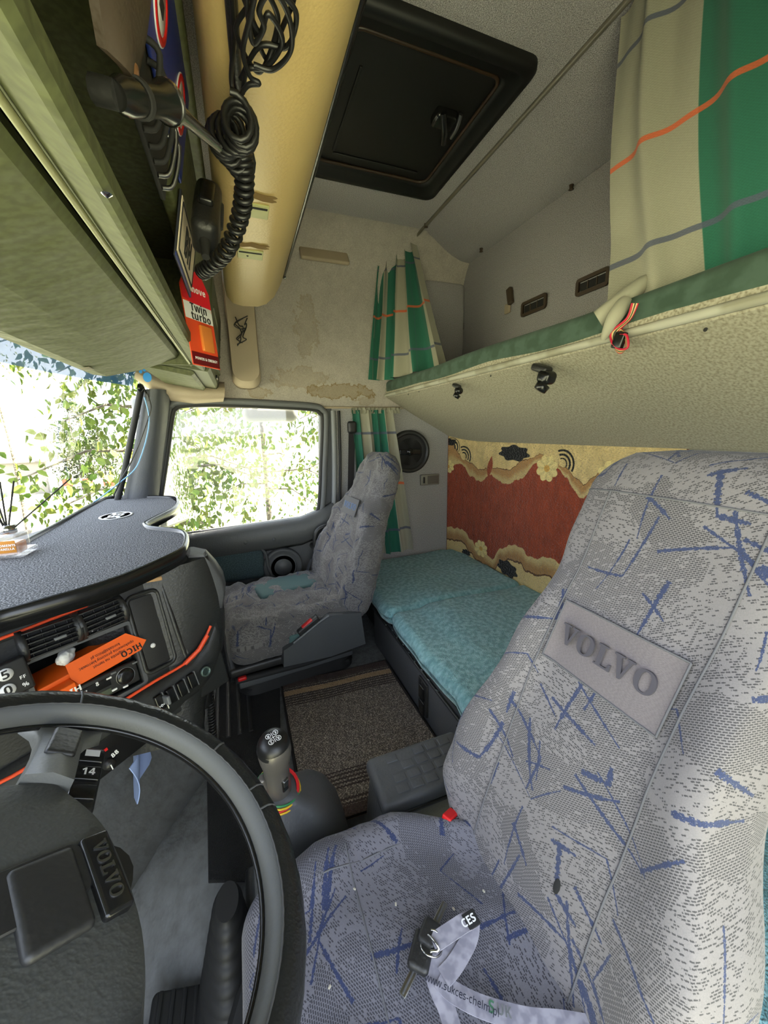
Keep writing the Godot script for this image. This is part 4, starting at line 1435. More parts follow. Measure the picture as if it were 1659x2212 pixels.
	for k in 9:
		var t := k / 8.0
		var y := lerpf(0.845, 0.42, t)
		var bulge := 0.028 * sin(PI * clampf(t * 1.1, 0, 1)) - 0.05 * pow(t, 3.0)
		var o := Vector3(1.44, y, -0.115)
		var r := [Vector3(1.335, y, -0.205) - f.basis.z * (0.0 + 0.23 * (y - 0.7)) - Vector3(0, 0, 0), o + Vector3(-0.035, 0, 0.0) + Vector3(bulge * 0.2, 0, bulge), o + Vector3(0.01 + bulge, 0, bulge * 0.8), o + Vector3(0.05 + bulge, 0, -0.03), o + Vector3(0.07 + bulge, 0, -0.12), o + Vector3(0.06, 0, -0.26), o + Vector3(-0.12, 0, -0.26)]
		tow.append(curve(r, 3, true).map(func(p): return L.call(p)))
	part("end_tower", loft(tow, true, true, true), mats["dash_plastic"], d)
	# top cap of the tower: a lid with a bright edge
	var cap := []
	for k in 5:
		var t := k / 4.0
		var o := Vector3(1.44, lerpf(0.852, 0.70, t), -0.115)
		var bg := 0.036 * sin(PI * clampf(t * 0.7, 0, 1))
		cap.append([o + Vector3(-0.03, 0, bg), o + Vector3(0.015 + bg, 0, bg + 0.004), o + Vector3(0.055 + bg, 0, -0.03), o + Vector3(0.07 + bg, 0, -0.11), o + Vector3(0.0, 0, -0.10)].map(func(p): return L.call(p)))
	part("tower_lid", loft(cap, true, true, true), mats["grey_dark"], d)
	# top deck under the tray, reaching the windscreen
	var top := [Vector2(1.50, -0.13), Vector2(1.56, -0.26), Vector2(1.9, -0.36), Vector2(2.22, -0.40), Vector2(2.22, -0.62), Vector2(1.6, -0.80), Vector2(0.25, -0.80), Vector2(0.25, -0.46), Vector2(0.85, -0.50), Vector2(1.03, -0.52), Vector2(1.20, -0.33), Vector2(1.38, -0.12)]
	var deck := []
	for y in [0.44, 0.78, 0.825, 0.838]:
		var k := 1.0 if y < 0.8 else (0.985 if y < 0.83 else 0.96)
		deck.append(top.map(func(p): return L.call(Vector3((p.x - 1.3) * k + 1.3, y, (p.y + 0.5) * k - 0.5 - 0.05 * smoothstep(0.44, 0.84, y) * (1.0 if p.y > -0.55 and p.x < 1.4 else 0.0)))))
	# deck split: keep it behind the face
	var deck2 := []
	for ring in deck:
		deck2.append(ring.map(func(p): return Vector3(p.x, p.y, p.z - 0.17 if p.z > -0.19 and p.x < -0.02 else p.z)))
	part("deck", loft(deck2, true, true, false), mats["dash_plastic"], d)
	# ledge that carries the tray, from the face top back to the deck
	part("ledge", rbox(Vector3(0.62, 0.02, 0.20), 0.008), mats["dash_plastic"], d, Transform3D(Basis(Vector3.RIGHT, 0.12), Vector3(-0.32, 0.142, -0.10)))
	# orange trim lines
	var up_line := curve([dl(-220, 1455, 0.004), dl(0, 1380, 0.004), dl(120, 1334, 0.004), dl(190, 1308, 0.0), dl(250, 1288, -0.02)], 6)
	part("orange_strip", tube(up_line, 0.0032, 6), mats["orange_trim"], d)
	var lo_line := curve([dl(-220, 1770, 0.012), dl(0, 1690, 0.012), dl(130, 1610, 0.012), dl(250, 1525, 0.012), dl(330, 1474, 0.012), dl(398, 1434, 0.016), dl(430, 1404, 0.022), dl(455, 1352, 0.026)], 6)
	part("orange_strip", tube(lo_line, 0.0034, 6), mats["orange_trim"], d)
	part("orange_joint", tube([dl(399, 1434, 0.018), dl(430, 1403, 0.026), dl(448, 1372, 0.03)], 0.0055, 6), mats["orange_trim"], d)
	# lower row: rounded band with rocker switches
	var band := []
	for p in [[-260, 1850], [0, 1740], [150, 1645], [260, 1575], [350, 1520], [420, 1470], [452, 1430], [468, 1385]]:
		var c := dl(p[0], p[1], 0.0)
		band.append([c + Vector3(0, 0.055, 0.006), c + Vector3(0, 0.03, 0.014), c + Vector3(0, -0.02, 0.012), c + Vector3(0, -0.055, -0.02), c + Vector3(0, -0.06, -0.07), c + Vector3(0, 0.055, -0.06)])
	part("lower_band", loft(band, true, true, true), mats["dash_plastic"], d)
	for i in 4:
		var c := dl([338, 362, 385, 407][i], [1520, 1505, 1490, 1473][i], 0.0)
		var sw := part("rocker_switch", rbox(Vector3(0.017, 0.036, 0.012), 0.003), mats["black_gloss"], d, Transform3D(Basis(Vector3(0, 0, 1), 0.1), c + Vector3(0, 0.006, 0.018)))
		part("divider", rbox(Vector3(0.002, 0.038, 0.008), 0.0008), mats["grey_plastic"], sw, at(0.0105, 0, 0.001))
		if i == 0:
			words("›o‹", 0.010, mats["white_print"], sw, at(0, -0.006, 0.0065), 0.0004)
	var lv := part("selector_lever", rbox(Vector3(0.008, 0.02, 0.025), 0.003), mats["grey_plastic"], d, at(dl(345, 1507).x, dl(345, 1507).y, 0.032))
	part("lever_stem", tube([Vector3(0, -0.004, 0), Vector3(0, -0.02, 0)], 0.003, 6), mats["steel"], lv)
	part("socket_ring", lathe([Vector2(0.012, 0), Vector2(0.012, 0.006), Vector2(0.009, 0.007), Vector2(0.008, 0.0)], 18), paint("ring_green", Color(0.35, 0.42, 0.40), 0.3, {"metal": 0.5}), d, Transform3D(Basis(Vector3.RIGHT, PI / 2), dl(443, 1450, 0.02)))
	# heater panel seen through the wheel
	var hp := part("heater_panel", rbox(Vector3(0.26, 0.07, 0.012), 0.004), mats["black_gloss"], d, Transform3D(Basis(Vector3(0, 0, 1), 0.12), dl(180, 1640, 0.0) + Vector3(-0.02, -0.02, 0.008)))
	for p in [[235, 1650, 0.011], [160, 1610, 0.011]]:
		var c := hp.transform.affine_inverse() * dl(p[0], p[1], 0.014)
		var kn := part("heater_knob", lathe([Vector2(p[2], 0), Vector2(p[2] * 0.85, 0.010), Vector2(0, 0.011)], 16), mats["black_plastic"], hp, Transform3D(Basis(Vector3.RIGHT, PI / 2), Vector3(c.x, c.y, 0.006)))
		part("knob_mark", rbox(Vector3(0.002, 0.002, p[2]), 0.0006), mats["white_print"], kn, at(0, 0.011, p[2] * 0.4))
	part("red_scale", rbox(Vector3(0.035, 0.006, 0.002), 0.001), mats["red_plastic"], hp, at((hp.transform.affine_inverse() * dl(215, 1640, 0.014)).x, 0.012, 0.007))
	words("*", 0.022, mats["white_print"], d, Transform3D(Basis(), dl(66, 1690, 0.02)), 0.0005)
	words("88", 0.012, mats["white_print"], d, Transform3D(Basis(Vector3(0, 0, 1), 0.3), dl(248, 1628, 0.03)), 0.0005)
	# lower fairing towards the floor
	var fr := []
	for p in [[1.47, -0.15], [1.40, -0.24], [1.24, -0.40], [1.08, -0.50], [0.80, -0.56], [0.3, -0.56]]:
		fr.append([L.call(Vector3(p[0] - 0.03, 0.56, p[1] + 0.01)), L.call(Vector3(p[0] - 0.02, 0.46, p[1] - 0.02)), L.call(Vector3(p[0] + 0.04, 0.36, p[1] - 0.10)), L.call(Vector3(p[0] + 0.05, 0.30, p[1] - 0.2)), L.call(Vector3(p[0] + 0.06, 0.60, p[1] - 0.22))])
	part("lower_fairing", loft(fr, true, true, true), mats["grey_dark"], d)
	# column of grey lining that runs from under the dash to the tunnel
	var kick := []
	for k in 8:
		var t := k / 7.0
		var x := lerpf(1.50, 1.12, t)
		var z := lerpf(-0.20, -0.42, pow(t, 0.8))
		kick.append([Vector3(x, 0.50, z - 0.06), Vector3(x, 0.36, z - 0.03), Vector3(x - 0.01, 0.25, z + 0.01), Vector3(x - 0.03, 0.178, z + 0.06), Vector3(x, 0.14, z - 0.08), Vector3(x, 0.4, z - 0.14)].map(func(p): return L.call(p)))
	part("kick_panel", loft(kick, true, true, true), mats["floor_rubber"], d)

	# ---- things in and on the dash ----
	# radio
	var ra := thing("car_radio", "black car radio with a round control pad in the dash slot", "radio", f * Vector3(-0.288, -0.058, -0.02))
	ra.basis = f.basis
	part("body", rbox(Vector3(0.165, 0.05, 0.12), 0.004), mats["black_gloss"], ra, at(0, 0, -0.05))
	part("faceplate", rbox(Vector3(0.162, 0.048, 0.014), 0.004, null, 1, 3), mats["black_plastic"], ra, at(0, 0, 0.012))
	part("display", rbox(Vector3(0.085, 0.018, 0.002), 0.0008), mats["black_gloss"], ra, at(-0.015, 0.006, 0.0195))
	part("lower_stripe", rbox(Vector3(0.09, 0.012, 0.002), 0.0008), paint("radio_olive", Color(0.30, 0.33, 0.27), 0.4), ra, at(-0.02, -0.014, 0.0195))
	part("control_pad", lathe([Vector2(0.017, 0), Vector2(0.016, 0.004), Vector2(0.006, 0.005), Vector2(0.0, 0.003)], 24), mats["black_gloss"], ra, Transform3D(Basis(Vector3.RIGHT, PI / 2), Vector3(0.055, 0.0, 0.019)))
	part("pad_ring", lathe([Vector2(0.018, 0.0), Vector2(0.0175, 0.002), Vector2(0.017, 0.0)], 24), mats["steel"], ra, Transform3D(Basis(Vector3.RIGHT, PI / 2), Vector3(0.055, 0.0, 0.019)))
	words("8", 0.011, mats["white_print"], ra, at(0.005, 0.012, 0.021), 0.0004)
	words("L208DX CD7", 0.006, mats["white_print"], ra, at(-0.03, 0.008, 0.021), 0.0004)
	words("MEDION", 0.006, mats["white_print"], ra, at(-0.03, -0.020, 0.021), 0.0004)
	for i in 5:
		part("key", rbox(Vector3(0.010, 0.004, 0.003), 0.001), mats["white_print"] if i % 2 == 0 else mats["grey_plastic"], ra, at([0.026, 0.036, 0.030, 0.078, 0.05][i], [0.012, 0.018, -0.016, 0.018, -0.021][i], 0.0195))
	# orange carton pushed into the slot above the radio
	var orange := paint("carton_orange", Color(0.93, 0.38, 0.06), 0.55)
	var bx := thing("orange_carton", "orange cardboard carton marked HICO leaning on the radio in the dash slot", "carton", f * Vector3(-0.29, -0.012, -0.015))
	bx.basis = f.basis * Basis(Vector3(0, 0, 1), 0.10) * Basis(Vector3.RIGHT, 0.25)
	part("box", rbox(Vector3(0.155, 0.035, 0.07), 0.002), orange, bx, at(0, 0.0, -0.02))
	part("box_end", rbox(Vector3(0.055, 0.030, 0.03), 0.002), orange, bx, at(-0.058, -0.006, 0.024))
	var flap := part("flap", plate([Vector2(-0.045, -0.018), Vector2(0.07, -0.018), Vector2(0.088, -0.004), Vector2(0.06, 0.03), Vector2(-0.05, 0.028), Vector2(-0.052, 0.0)], 0.002), orange, bx, Transform3D(Basis(Vector3.RIGHT, -0.5), Vector3(0.02, 0.012, 0.025)))
	var blackp := paint("print_black", G(0.06), 0.7)
	words("HICO", 0.017, blackp, flap, Transform3D(Basis(Vector3(0, 0, 1), PI), Vector3(0.055, -0.008, 0.0026)), 0.0004)
	for i in 3:
		words(["Sugestia na temat", "opakowania prosimy kierowac", "kontakt@hico.pl"][i], 0.0075, blackp, flap, Transform3D(Basis(Vector3(0, 0, 1), PI), Vector3(0.015, -0.002 + 0.009 * i, 0.0026)), 0.0003, false)
	words("HICO", 0.018, mats["white_print"], bx, Transform3D(Basis(Vector3(0, 0, 1), PI), Vector3(-0.046, -0.006, 0.0395)), 0.0004)
	var tis := thing("crumpled_tissue", "crumpled white tissue behind the orange carton in the dash slot", "tissue", f * Vector3(-0.312, 0.028, -0.02))
	var tn := FastNoiseLite.new()
	tn.frequency = 60.0
	part("tissue", rbox(Vector3(0.034, 0.026, 0.024), 0.01, func(p: Vector3): return p * (1.0 + 0.35 * tn.get_noise_3dv(p)), 6, 3), mats["white_plastic"], tis)
	# black unit with number discs at the instrument side
	var nu := thing("number_holder", "black number holder with white discs reading 5 and 90 on the dash", "sign", f * (dl(0, 1476, 0.03)))
	nu.basis = f.basis * Basis(Vector3(0, 0, 1), 0.06)
	part("panel", rbox(Vector3(0.12, 0.06, 0.02), 0.004), mats["black_plastic"], nu, at(-0.022, 0, 0))
	for i in 4:
		var c := Vector3([0.008, -0.022, 0.004, -0.022][i], [0.012, 0.012, -0.014, -0.014][i], 0.011)
		var di := part("disc", lathe([Vector2(0.0105, 0), Vector2(0.010, 0.002), Vector2(0, 0.002)], 20), mats["white_plastic"] if i != 1 else mats["steel"], nu, Transform3D(Basis(Vector3.RIGHT, PI / 2), c))
		if i != 1:
			words(["5", "", "0", "9"][i], 0.020, blackp, di, Transform3D(Basis(Vector3.RIGHT, -PI / 2), Vector3(0, 0.0024, 0)), 0.0005)
	words("FF", 0.008, mats["white_print"], nu, at(0.026, -0.004, 0.011), 0.0004)
	words("%", 0.010, mats["white_print"], nu, at(0.026, -0.018, 0.011), 0.0004)
	# ---- carpeted tray on the deck ----
	var ty := 0.885
	var outl := []
	for p in [[228, 1080], [300, 1077], [372, 1078], [384, 1087], [376, 1102], [322, 1131], [314, 1139], [330, 1146], [385, 1152], [402, 1163], [400, 1185], [385, 1200], [320, 1232], [220, 1272], [100, 1308], [0, 1336], [-160, 1378]]:
		outl.append(on_y(p[0], p[1], ty))
	for p in [[-330, 1330], [-160, 1275], [0, 1205], [120, 1140]]:
		outl.append(on_y(p[0], p[1], ty))
	var tr := thing("dash_tray", "grey carpeted dashboard tray with raised black rim under the windscreen", "tray", Vector3(1.5, ty, -0.4))
	var poly := outl.map(func(p): return Vector2(p.x - 1.5, -(p.z + 0.4)))
	var lay := Basis(Vector3.RIGHT, -PI / 2)
	part("board", plate(poly, -0.018), mats["black_plastic"], tr, Transform3D(lay, Vector3.ZERO))
	part("carpet", plate(poly, 0.004, 0.002), mats["tray_carpet"], tr, Transform3D(lay, Vector3.ZERO))
	var loop := outl.map(func(p): return p - tr.position)
	var ring2 := []
	for p in curve(loop, 3, true):
		ring2.append([p + Vector3(0, -0.035, 0), p + Vector3(0, 0.012, 0), p + Vector3(0, 0.015, 0)])
	var rimr := []
	var cl := curve(loop, 4, true)
	for i in cl.size() + 1:
		var p: Vector3 = cl[i % cl.size()]
		var t: Vector3 = (cl[(i + 1) % cl.size()] - cl[(i - 1 + cl.size()) % cl.size()]).normalized()
		var m := t.cross(Vector3.UP) * 0.006
		rimr.append([p - m + Vector3(0, -0.020, 0), p - m + Vector3(0, 0.010, 0), p + Vector3(0, 0.014, 0), p + m + Vector3(0, 0.010, 0), p + m + Vector3(0, -0.020, 0)])
	part("rim", loft(rimr, true, false, true), mats["black_gloss"], tr)
	# emblem lying on the carpet
	var em := on_y(251, 1114, ty + 0.005)
	var e := part("emblem", lathe([Vector2(0.062, 0.0), Vector2(0.062, 0.0012), Vector2(0.053, 0.0012), Vector2(0.053, 0.0)], 36), paint("emblem_white", G(0.80), 0.6), tr, Transform3D(Basis.from_scale(Vector3(1.0, 1.0, 0.75)), em - tr.position))
	for a in [0.5, -0.6]:
		part("emblem_bar", rbox(Vector3(0.10, 0.0015, 0.014), 0.0006), paint("emblem_white", G(0.8), 0.6), e, Transform3D(Basis(Vector3.UP, a), Vector3(0, 0.0008, 0)))
	part("emblem_ring", lathe([Vector2(0.03, 0.0), Vector2(0.03, 0.0015), Vector2(0.021, 0.0015), Vector2(0.021, 0.0)], 30), paint("emblem_white", G(0.8), 0.6), e)
	# reed diffuser
	var df := thing("reed_diffuser", "small glass reed diffuser with amber oil and black sticks on the tray", "diffuser", on_y(28, 1198, ty + 0.006))
	var gl := paint("bottle_glass", Color(1, 1, 1), 0.02, {"alpha": 0.12})
	part("bottle", rbox(Vector3(0.052, 0.052, 0.052), 0.006, null, 1, 3), gl, df, at(0, 0.026, 0))
	part("oil", rbox(Vector3(0.042, 0.026, 0.042), 0.004), paint("amber_oil", Color(0.80, 0.48, 0.10), 0.1, {"alpha": 0.7}), df, at(0, 0.017, 0))
	var lab := part("sticker", rbox(Vector3(0.001, 0.028, 0.034), 0.0004), paint("label_amber", Color(0.72, 0.47, 0.12), 0.6), df, at(-0.0268, 0.024, 0.004))
	for i in 2:
		words(["MOMENTS", "VANILLA"][i], 0.007, mats["white_print"], lab, Transform3D(Basis(Vector3.UP, -PI / 2), Vector3(-0.001, 0.004 - i * 0.008, 0)), 0.0003)
	part("base_foot", rbox(Vector3(0.07, 0.012, 0.07), 0.004), gl, df, at(0, 0.006, 0))
	part("collar", lathe([Vector2(0.014, 0.05), Vector2(0.017, 0.052), Vector2(0.017, 0.068), Vector2(0.012, 0.07), Vector2(0.0, 0.069)], 20), mats["chrome"], df)
	for i in 6:
		var a := i * 1.05
		var lean := 0.10 + 0.30 * float(i == 2) + 0.05 * (i % 3)
		part("stick", tube([Vector3(0, 0.05, 0), Vector3(cos(a) * lean * 0.16 + (0.03 if i == 2 else 0.0), 0.165, sin(a) * lean * 0.2 + (0.05 if i == 2 else 0.0))], 0.0017, 5), mats["black_matt"], df)
	# papers tucked between tray and deck
	var pp := thing("brown_envelope", "brown paper envelope lying on the dash under the tray edge", "envelope", on_pl(275, 1262, Vector3(0, 0.852, 0), Vector3.UP))
	part("paper", rbox(Vector3(0.15, 0.010, 0.07), 0.003, func(p: Vector3): return p + Vector3(0, 0.004 * sin(p.x * 60.0), 0), 10, 1), paint("kraft", Color(0.72, 0.58, 0.42), 0.8), pp, Transform3D(Basis(Vector3.UP, -0.9), Vector3(0, 0.0, -0.02)))
	part("pen", tube([Vector3(0.03, 0.006, 0.04), Vector3(0.06, 0.012, -0.02)], 0.004, 8), mats["orange_trim"], pp)

# ---------- steering wheel ----------
func build_wheel() -> void:
	var c := Vector3(0.70, 0.804, -0.168)
	var t := 0.984
	var n := Vector3(0, sin(t), cos(t))
	var a := Vector3.RIGHT
	var b := n.cross(a)
	var w := thing("steering_wheel", "black leather bound steering wheel turned upside down", "steering wheel", c)
	# local x = a, y = b, z = n
	w.basis = Basis(a, b, n)
	var R := 0.1975
	var ringp := func(r: float, off: float) -> Array:
		return range(96).map(func(k): return Vector3(cos(TAU * k / 96.0) * r, sin(TAU * k / 96.0) * r, off))
	part("rim", tube(ringp.call(R, 0.0), 0.0180, 18, true), mats["wheel_vinyl"], w)
	# leather sleeve on the outer half
	var sl := []
	for k in 97:
		var g := TAU * k / 96.0
		var rad := Vector3(cos(g), sin(g), 0)
		var ring := []
		for q in 9:
			var h := lerpf(-1.2, 2.1, q / 8.0)
			ring.append(rad * (R + 0.0005) + (rad * cos(h) + Vector3(0, 0, sin(h))) * (0.0198 + 0.0004 * sin(k * 2.1)))
		sl.append(ring)
	part("leather_sleeve", loft(sl, false, false, true), mats["leather"], w)
	part("sleeve_seam", tube(range(192).map(func(k):
		var g = TAU * k / 192.0
		return Vector3(cos(g) * (R - 0.0102), sin(g) * (R - 0.0102), 0.0172 + 0.0006 * (k % 2))), 0.0010, 4, true), mats["leather_seam"], w)
	part("inner_ridge", tube(ringp.call(R - 0.0175, -0.006), 0.0035, 8, true), mats["black_gloss"], w)
	for g in [1.05, -0.62, -0.98, -1.12, 0.28]:
		var cross := []
		for q in 7:
			var h := lerpf(-1.0, 2.1, q / 6.0)
			var rad := Vector3(cos(g), sin(g), 0)
			cross.append(rad * R + (rad * cos(h) + Vector3(0, 0, sin(h))) * 0.0204)
		part("sleeve_joint", tube(cross, 0.0012, 5), mats["leather_seam"], w)
	# pad axes
	var p0 := Vector3(-0.034, 0.0, 0.0)
	var r := Vector3(-0.83, -0.56, 0.0).normalized()
	var u := Vector3(0.56, -0.83, 0.0).normalized()
	var pad := Transform3D(Basis(r, u, Vector3(0, 0, 1)), p0)
	var ol := [Vector2(-0.105, 0.012), Vector2(-0.085, 0.028), Vector2(-0.045, 0.044), Vector2(0.0, 0.047), Vector2(0.045, 0.044), Vector2(0.085, 0.030), Vector2(0.11, 0.010), Vector2(0.115, -0.05), Vector2(0.08, -0.085), Vector2(0.0, -0.095), Vector2(-0.08, -0.085), Vector2(-0.112, -0.045)]
	var o3 := curve(ol.map(func(q): return Vector3(q.x, q.y, 0)), 4, true)
	var pr := []
	for st in [[1.0, -0.02], [1.0, 0.022], [0.975, 0.033], [0.92, 0.039], [0.7, 0.042], [0.4, 0.043]]:
		pr.append(o3.map(func(q): return Vector3(q.x * st[0], q.y * st[0] - 0.02 * (1.0 - st[0]), st[1])))
	var pd := part("centre_pad", loft(pr, true, true, true), mats["pad_vinyl"], w, pad)
	part("logo_panel", plate(rrect(0.040, 0.062, 0.008, 4).map(func(q): return q + Vector2(-0.012, -0.002)), 0.003, 0.001), mats["black_plastic"], pd, at(0.0, -0.012, 0.0425))
	var lp := part("logo_block", rbox(Vector3(0.062, 0.020, 0.010), 0.003), mats["black_gloss"], pd, at(0.0, 0.026, 0.043))
	part("horn_panel", rbox(Vector3(0.060, 0.040, 0.010), 0.006, null, 1, 3), mats["black_plastic"], pd, at(0.0, -0.008, 0.043))
	words("VOLVO", 0.0125, mats["steel"], lp, at(0.0, 0.0, 0.0055), 0.0012, true, "lettering", true)
	# spokes: two pairs, broad at the rim
	for sp in [[Vector3(-0.095, 0.012, 0.03), 0.27, 1], [Vector3(0.10, 0.012, 0.03), 3.55, 1], [Vector3(-0.09, -0.05, 0.03), 1.25, 0], [Vector3(0.095, -0.05, 0.03), 2.6, 0]]:
		var g: float = sp[1]
		var from: Vector3 = pad * sp[0]
		var to := Vector3(cos(g), sin(g), 0) * (R - 0.004)
		var side := (to - from).cross(Vector3(0, 0, 1)).normalized()
		var rg := []
		for k in 7:
			var s := k / 6.0
			var m := from.lerp(to, s) + Vector3(0, 0, 0.006 * sin(s * PI) - 0.03 * s + 0.004)
			var wd := lerpf(0.020, 0.017, s) + 0.024 * pow(s, 5.0)
			var th := lerpf(0.016, 0.010, s)
			rg.append([m - side * wd + Vector3(0, 0, -th), m - side * wd * 0.9 + Vector3(0, 0, th * 0.7), m + Vector3(0, 0, th), m + side * wd * 0.9 + Vector3(0, 0, th * 0.7), m + side * wd + Vector3(0, 0, -th)])
		var spk := part("spoke", loft(rg, true, true, true), mats["wheel_vinyl"], w)
		if sp[2] == 1:
			var mid := from.lerp(to, 0.42) + Vector3(0, 0, 0.004)
			part("spoke_insert", rbox(Vector3(0.045, 0.026, 0.008), 0.004, null, 1, 3), mats["black_plastic"], spk, Transform3D(Basis((to - from).normalized(), Vector3(0, 0, 1).cross((to - from).normalized()), Vector3(0, 0, 1)), mid + Vector3(0, 0, 0.008)))
	# steering column and switch stalk below the wheel
	var col := thing("steering_column", "black steering column cover with a switch stalk behind the wheel", "steering column", c)
	col.basis = w.basis
	part("cover", loft([-0.03, -0.09, -0.16, -0.30].map(func(z): return rrect(0.13 + absf(z) * 0.2, 0.12 + absf(z) * 0.2, 0.03, 4).map(func(q): return Vector3(q.x, q.y, z))), true, true, true), mats["black_plastic"], col)
	var sx := on_pl(178, 1690, c - n * 0.045, n)
	var sloc: Vector3 = w.basis.inverse() * (sx - c)
	var stalk := part("switch_stalk", rbox(Vector3(0.085, 0.032, 0.016), 0.006, null, 1, 3), mats["black_plastic"], col, Transform3D(Basis(Vector3(0, 0, 1), 0.14), sloc))
	for i in 3:
		part("stalk_key", rbox(Vector3(0.018, 0.026, 0.005), 0.002), mats["black_gloss"], stalk, at(0.026 - 0.024 * i, 0.0, 0.009))
	words("▲▼", 0.010, mats["white_print"], stalk, Transform3D(Basis(Vector3(0, 0, 1), -PI / 2), Vector3(0.026, 0, 0.0125)), 0.0004)
	words("14", 0.012, mats["white_print"], stalk, Transform3D(Basis(Vector3(0, 0, 1), -PI / 2), Vector3(0.002, 0, 0.0125)), 0.0004)

# ---------- between the seats ----------
func build_centre() -> void:
	# gear lever console
	var g := thing("gear_console", "black gear lever console on the engine tunnel in front of the driver's seat", "gear console", Vector3(1.03, 0.18, 0.045))
	var rings := []
	for q in [[0.0, 0.18, 0.22, 0.0, 0.0], [0.05, 0.178, 0.215, 0.0, 0.0], [0.06, 0.17, 0.205, 0.0, 0.0], [0.15, 0.165, 0.19, 0.0, -0.002], [0.20, 0.155, 0.175, 0.0, -0.006], [0.245, 0.14, 0.15, -0.002, -0.014], [0.270, 0.115, 0.125, -0.004, -0.020], [0.284, 0.09, 0.10, -0.006, -0.026], [0.300, 0.075, 0.075, -0.010, -0.036], [0.312, 0.06, 0.06, -0.012, -0.040], [0.314, 0.0, 0.0, -0.012, -0.040]]:
		rings.append(rrect(maxf(q[1], 0.002), maxf(q[2], 0.002), maxf(q[1], 0.002) * 0.24, 5).map(func(p): return Vector3(p.x + q[3], q[0], p.y + q[4])))
	part("body", loft(rings, true, true, true), mats["grey_dark"], g)
	part("base_skirt", rbox(Vector3(0.19, 0.03, 0.25), 0.012, null, 1, 3), mats["black_plastic"], g, at(0, 0.01, 0))
	# ribbed rubber boot in front of the console, down in the footwell
	var rb2 := []
	for i in 41:
		var t := i / 40.0
		var r := 1.12 - 0.80 * t + 0.08 * sin(i * PI * 0.5)
		rb2.append(range(28).map(func(j): return Vector3(1.0 + cos(TAU * j / 28.0) * 0.105 * r, 0.005 + 0.30 * t, -0.122 + 0.02 * t + sin(TAU * j / 28.0) * 0.062 * r)))
	solo("rubber_boot", loft(rb2, true, true, true), mats["rubber"], "black ribbed rubber boot in the footwell in front of the gear console", "boot")
	# lever
	var kx := Vector3(1.018, 0.488, 0.006)
	var k := thing("gear_lever", "grey gear lever knob with black shift pattern cap and a side switch", "gear lever", kx)
	k.basis = Basis(Vector3(0, 0, 1), 0.12).scaled(Vector3.ONE * 0.8)
	part("grip", lathe([Vector2(0.031, -0.02), Vector2(0.030, 0.02), Vector2(0.0285, 0.06), Vector2(0.029, 0.085), Vector2(0.0335, 0.105), Vector2(0.0365, 0.125), Vector2(0.0355, 0.145), Vector2(0.028, 0.16), Vector2(0.018, 0.166), Vector2(0.0, 0.167)], 32), paint("knob_grey", Color(0.40, 0.385, 0.365), 0.38, {"metal": 0.5}), k)
	var cap := part("pattern_cap", lathe([Vector2(0.0372, 0.138), Vector2(0.0365, 0.146), Vector2(0.0345, 0.153), Vector2(0.030, 0.1625), Vector2(0.020, 0.1688), Vector2(0.0, 0.1702)], 32), mats["cap_black"], k, Transform3D(Basis(Vector3(0.3, 0, 1).normalized(), 0.10), Vector3(0.015, 0.0, -0.005)))
	# shift pattern seen from above the seat
	var pf := Transform3D(Basis(Vector3(0.94, 0, -0.34), Vector3(0, 1, 0), Vector3(0.34, 0, 0.94)) * Basis(Vector3.UP, PI * 0.5) * Basis(Vector3.RIGHT, -PI / 2), Vector3(0, 0.1708, 0))
	for i in 4:
		var q := Vector3([-0.0085, 0.0085, -0.0085, 0.0085][i], [-0.008, -0.008, 0.008, 0.008][i], 0)
		var mk := part("gear_mark", rim_mesh(rrect(0.011, 0.011, 0.0054, 5), 0.0011, 0.0004), mats["white_print"], cap, pf * Transform3D(Basis(), q))
		words(["€", "R", "A", "2"][i], 0.009, mats["white_print"], mk, at(0, 0, 0.0003), 0.0003)
	part("gear_line", rbox(Vector3(0.0012, 0.026, 0.0005), 0.0002), mats["white_print"], cap, pf)
	part("gear_line", rbox(Vector3(0.016, 0.0012, 0.0005), 0.0002), mats["white_print"], cap, pf)
	var sw := part("range_switch", rbox(Vector3(0.010, 0.034, 0.016), 0.003), mats["black_gloss"], k, Transform3D(Basis(Vector3.UP, 0.55), Vector3(-0.0225, 0.045, 0.0145)))
	part("switch_key", rbox(Vector3(0.008, 0.018, 0.013), 0.002), mats["steel"], sw, at(-0.004, 0.009, 0.0))
	part("split_lever", rbox(Vector3(0.022, 0.036, 0.014), 0.006, null, 1, 3), paint("knob_grey", G(0.4), 0.4), k, Transform3D(Basis(Vector3(1, 0, 0), -0.25), Vector3(-0.006, 0.05, -0.03)))
	# bands round the lever foot
	var cols := [[Color(0.78, 0.12, 0.14), 0.031, 0.0], [Color(0.78, 0.12, 0.14), 0.033, 0.004], [Color(0.85, 0.70, 0.16), 0.035, -0.001], [Color(0.85, 0.70, 0.16), 0.034, 0.008], [Color(0.20, 0.50, 0.30), 0.0335, 0.011]]
	for i in 5:
		var q: Array = cols[i]
		var pts := range(28).map(func(j):
			var a = TAU * j / 28.0
			return Vector3(cos(a) * q[1] * 1.42, 0.004 + q[2] + (0.010 + 0.002 * i) * cos(a + 0.4 * i), sin(a) * q[1] * 1.42))
		solo("rubber_band", tube(pts, 0.0024, 6, true), paint("band_%d" % i, q[0], 0.5), ["red rubber band lowest round the gear lever", "red rubber band lying on another at the gear lever", "yellow rubber band hanging lowest at the gear lever foot", "yellow rubber band above the red ones at the gear lever", "green rubber band round the gear lever foot"][i], "rubber band", k.transform, "bands round the gear lever")
	# storage box with armrest lid
	var ab := thing("armrest_box", "black storage box with embossed lid beside the driver's seat", "storage box", Vector3(1.0, 0.18, 0.30))
	var rb := []
